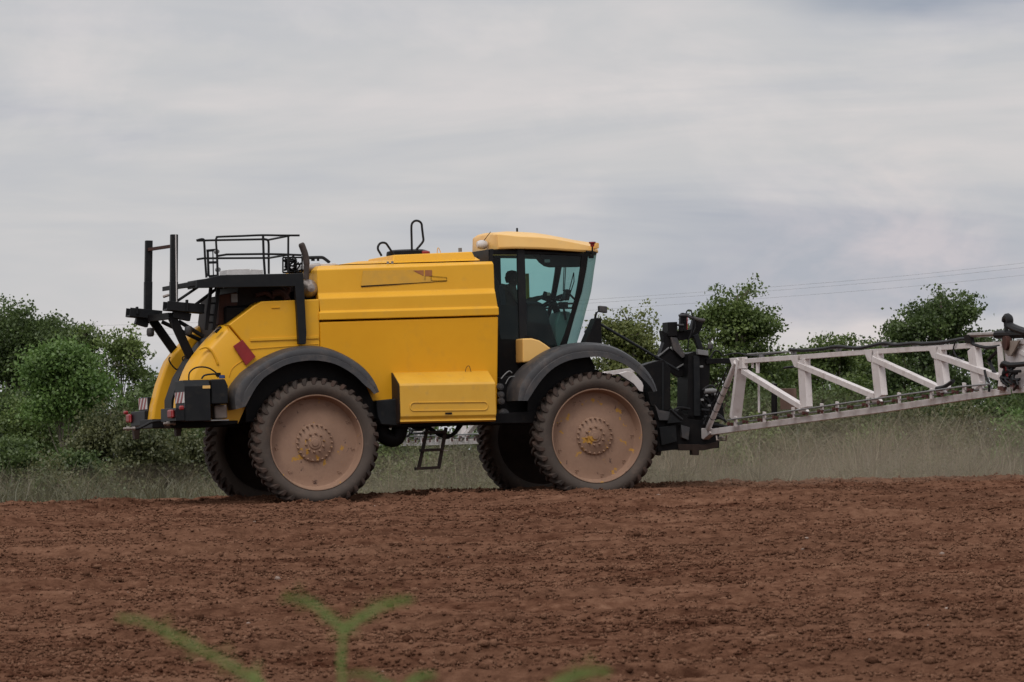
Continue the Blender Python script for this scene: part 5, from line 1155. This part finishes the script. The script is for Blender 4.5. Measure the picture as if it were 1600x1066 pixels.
b = MB(); q = [PU(x, y, UB) + Vector((-.1, 0, 0)) for x, y in ((696, 696), (697, 704), (709, 704), (711, 696))]; b.tube(q, .012, 6); b.build('guard_loop', M['silver'], FB)
qn = [PU(x, y, UB) + Vector((-.05, 0, 0)) for x, y in ((1124, 681), (1125, 688), (1139, 688), (1140, 680))]
MB().tube(qn, .014, 6).build('guard_loop', M['silver'], BM)
MB().box(PU(1132, 684, UB) + Vector((-.05, 0, 0)), (.05, .2, .04)).build('guard_lamp', M['silver'], BM, .01)

# ------------------------------------------------------------------ driver
def driver():
    dv = 1.60
    def D(x, y, v=dv): return P(x, y, v)
    hip = D(790, 492); J = {}
    hip = Vector((hip.x, dv, hip.z)); 
    chest = D(793, 460); neck = D(799, 448.5); 
    V = [hip, hip.lerp(chest, .5), chest, D(796, 451.5), neck]
    E = [(0, 1), (1, 2), (2, 3), (3, 4)]; Rr = [(.16, .18), (.15, .18), (.16, .22), (.13, .17), (.06, .065)]
    def chain(start, pts, rr):
        p = start
        for q, r_ in zip(pts, rr): V.append(Vector(q)); Rr.append(r_ if isinstance(r_, tuple) else (r_, r_)); E.append((p, len(V) - 1)); p = len(V) - 1
        return p
    ends = []
    for s in (-1, 1):
        sh = Vector((chest.x + .01, dv + s * .22, chest.z + .08)); el = sh + Vector((.12, s * .06, -.27)); hd_ = Vector((stc.x - .17, dv - .03 + s * .15, stc.z + .07))
        ends.append((chain(2, [sh, sh.lerp(el, .5), el, el.lerp(hd_, .55), hd_ - (hd_ - el).normalized() * .05, hd_], [.075, .058, .048, .042, .030, (.042, .022)]), el, hd_, s))
        hj = hip + Vector((.03, s * .10, 0)); kn = hip + Vector((.46, s * .14, .05)); an = kn + Vector((.14, 0, -.42))
        chain(0, [hj, hj.lerp(kn, .5), kn, kn.lerp(an, .5), an, an + Vector((.10, 0, -.05)), an + Vector((.20, 0, -.06))], [.10, .085, .065, .06, .045, .045, .035])
    hc_ = D(801, 435.5)
    # head rings: neck, jaw, skull
    body_end = chain(4, [neck + Vector((.015, 0, .05)), hc_ + Vector((.015, 0, -.055)), hc_ + Vector((.005, 0, .01)), hc_ + Vector((-.005, 0, .06)), hc_ + Vector((-.01, 0, .10))], [.058, (.078, .084), (.094, .110), (.088, .102), (.05, .055)])
    for i, el, h, s in ends:
        d_ = (h - el).normalized(); side = Vector((0, 1, 0)).cross(d_).normalized()
        for k, (o_, L) in enumerate(((-.030, .062), (-.011, .072), (.010, .068), (.028, .052))):
            b0 = h + Vector((0, o_, 0)) + d_ * .03; chain(i, [b0, b0 + d_ * L * .45 + Vector((0, 0, .008)), b0 + d_ * L * .7 + Vector((0, 0, -.018)), b0 + d_ * L * .55 + Vector((0, 0, -.040))], [.010, .009, .0085, .0075])
        chain(i, [h + Vector((.0, -s * .036, .0)), h + d_ * .035 + Vector((0, -s * .050, -.012)), h + d_ * .055 + Vector((0, -s * .045, -.03))], [.012, .0105, .009])
    me = bpy.data.meshes.new('person'); me.from_pydata([tuple(v) for v in V], E, []); o = bpy.data.objects.new('person', me); COL.objects.link(o)
    sk = o.modifiers.new('skin', 'SKIN'); sk.use_smooth_shade = True
    for i, r_ in enumerate(Rr): me.skin_vertices[0].data[i].radius = r_
    me.skin_vertices[0].data[0].use_root = True
    sb = o.modifiers.new('sub', 'SUBSURF'); sb.levels = 2; sb.render_levels = 2
    me.materials.append(M['shirt']); o.matrix_world = VM.copy()
    tag(o, 'driver in a dark jacket sitting in the cab, hands on the steering wheel', 'person')
    # face: nose, ear, brow, mouth and eyes; skin over the face; hair cap
    f = MB(); c = hc_
    f.loft([[c + Vector((.075 + dx, math.cos(a) * .062 * k_, -.015 + math.sin(a) * .085 * k_)) for a in [i * math.pi / 6 for i in range(12)]] for dx, k_ in ((-.035, 1.15), (0, 1.0), (.014, .6), (.018, .2))])
    f.loft([[c + Vector((.09, -.010, .012)), c + Vector((.09, .010, .012)), c + Vector((.085, .018, -.03)), c + Vector((.085, -.018, -.03))], [c + Vector((.098, -.005, .01)), c + Vector((.098, .005, .01)), c + Vector((.122, .010, -.026)), c + Vector((.122, -.010, -.026))]])
    for s in (-1, 1):
        f.lathe([(0, -.012), (.018, -.012), (.026, 0), (.02, .012), (0, .012)], c + Vector((-.005, s * .083, -.012)), 10)
    f.bar(c + Vector((.090, -.022, -.052)), c + Vector((.090, .022, -.052)), .010, .008)
    f.build('face', M['skin'], o, .004)
    e = MB()
    for s in (-1, 1): e.box(c + Vector((.091, s * .030, .012)), (.008, .022, .009))
    e.build('eyes', M['hair'], o)
    h = MB(); h.lathe([(.100, -.02), (.107, .03), (.100, .080), (.070, .120), (.0, .136)], c + Vector((-.012, 0, 0)), 16, axis='z')
    h.lathe([(.085, -.065), (.100, -.02), (.107, .03)], c + Vector((-.022, 0, 0)), 16, axis='z'); h.build('hair', M['hair'], o)
    cl = MB().tube([neck + Vector((.058 * math.cos(a), .062 * math.sin(a), .012 + .012 * math.cos(a))) for a in [i * math.pi / 8 for i in range(16)]], .014, 6, closed=True); cl.build('collar', M['shirt'], o)
driver()

# ------------------------------------------------------------------ bracken close to the camera
M['frond'] = leaf_material('bracken_green', (0.085, 0.135, 0.022), (0.23, 0.25, 0.060), .45)
M['stalk'] = mat('green_stalk', (0.12, 0.20, 0.04), .6)
def frond(path, wid, rng, n=15, curl=0.0):
    pts = smooth_path(path, 8); out = []; tint = []
    m = len(pts)
    for k in range(n):
        f = (k + .5) / n; p = pts[min(m - 2, int(f * (m - 1)))]; q = pts[min(m - 1, int(f * (m - 1)) + 1)]; d = (q - p).normalized()
        for s in (-1, 1):
            side = (Vector((0, 1, 0)) * .55 * s + d.cross(Vector((0, 1, 0))) * s * .85).normalized()
            L = wid * (math.sin(math.pi * min(1, .25 + f * .75)) ** .8 + .08) * (.35 + .8 * rng.rand()) * (1.35 if k % 3 == 0 else .55)
            for j in range(4):
                if rng.rand() < .3: continue
                g = (j + .5) / 4; c = p + side * L * g + d * L * .35 * g; w_ = .0052 * (1 - g * .6) + .0014
                for t_ in (-1, 1):
                    e = (d * .9 * t_ + side * .35).normalized(); nrm = Vector(rng.normal(0, .25, 3)); e = (e + nrm * .5).normalized(); x = e.cross(Vector(rng.normal(0, 1, 3))).normalized()
                    out.append([c, c + e * w_ + x * w_ * .35, c + e * w_ * 2.0, c + e * w_ - x * w_ * .35]); tint.append(rng.rand())
    return out, tint
def bracken(label, stems, fronds, seed, Y):
    rng = np.random.RandomState(seed); fx = W(*stems[0][-1], Y); gz = float(prof(Y))
    o = empty('bracken_fern', None, (fx.x, Y, gz)); tag(o, label, 'fern', 'bracken ferns close to the camera'); b = MB(); L0 = Vector((fx.x, Y, gz))
    for s in stems:
        p = [W(x, y, Y) for x, y in s]; base = Vector((p[0].x + .02, Y + .05, gz - .05)); p = [base, base.lerp(p[0], .6) + Vector((.02, 0, 0))] + p
        b.tube(smooth_path([q - L0 for q in p], 5), .0035, 6)
    b.build('stalk', M['stalk'], o)
    for pts, wid in fronds:
        p = [W(x, y, Y) - L0 + Vector((0, .03 * k, 0)) for k, (x, y) in enumerate(pts)]
        c, t_ = frond(p, wid, rng); b2 = MB().tube(smooth_path(p, 4), .0022, 5); fo_ = b2.build('frond', M['stalk'], o)
        q = quads_mesh('leaflets', np.array([[tuple(v) for v in f] for f in c]), np.array(t_), M['frond'], fo_)
bracken('forked out of focus bracken fern with two raised fronds, low in the foreground', [[(536, 1085), (534, 1040), (536, 998), (540, 975)]],
        [([(536, 985), (512, 965), (485, 945), (455, 938), (436, 942)], .024), ([(540, 985), (565, 965), (590, 952), (620, 942), (642, 940)], .024)], 51, 8.0)
bracken('out of focus bracken frond leaning to the left at the bottom left of the photo', [[(470, 1170), (440, 1110), (405, 1066)]],
        [([(405, 1066), (360, 1042), (310, 1018), (260, 995), (215, 975), (172, 970)], .026), ([(412, 1085), (398, 1062), (394, 1050)], .010)], 52, 7.6)
bracken('bracken tips barely rising above the bottom edge, right of the forked fern', [[(600, 1180), (605, 1110), (612, 1066)]],
        [([(612, 1078), (590, 1062), (560, 1056), (545, 1060)], .009), ([(625, 1082), (650, 1062), (676, 1058)], .009)], 53, 8.2)
bracken('bracken tip at the bottom edge right of centre', [[(880, 1200), (885, 1120), (880, 1080)]],
        [([(862, 1072), (890, 1060), (925, 1052), (952, 1052)], .024)], 54, 8.1)

# ------------------------------------------------------------------ haze and dust
def volume(name, dens, col):
    m = bpy.data.materials.new(name); m.use_nodes = True; n = m.node_tree.nodes; n.clear()
    o = n.new('ShaderNodeOutputMaterial'); v = n.new('ShaderNodeVolumePrincipled'); v.inputs['Density'].default_value = dens
    v.inputs['Color'].default_value = (*col, 1); v.inputs['Anisotropy'].default_value = 0.0
    m.node_tree.links.new(v.outputs[0], o.inputs['Volume']); return m
md = volume('drifting_dust', 0.015, (0.66, 0.54, 0.41))
def dust(x, Y, z, sx, sy, sz):
    b = MB(); n = 20; prof_ = []
    for k in range(13):
        a = math.pi * k / 12; prof_.append((math.sin(a), -math.cos(a)))
    b.lathe(prof_, (0, 0, 0), n, axis='z'); b.v = [Vector((q.x * sx, q.y * sy, q.z * sz)) for q in b.v]
    o = b.build('dust_cloud', md, None, loc=(x, Y, z)); tag(o, 'thin pale dust hanging low behind the wheels and along the far edge of the field', 'dust', kind='stuff'); return o
dust(2.0, 99, .0, 8, 4.0, 1.0); dust(6.5, 97, .2, 7, 4.0, .9); dust(0.2, 98, .0, 4, 3.0, .9); dust(9.0, 96.5, .3, 5, 4.5, .8); dust(-7, 99, -.05, 6, 3.5, .75); dust(-1.8, 96.5, .1, 3.2, 2.0, .8); dust(4.5, 99, .4, 3.5, 3, 1.3); dust(8.0, 93, .1, 6, 3.0, .45); dust(3.8, 92.5, .1, 2.2, 1.2, .5)
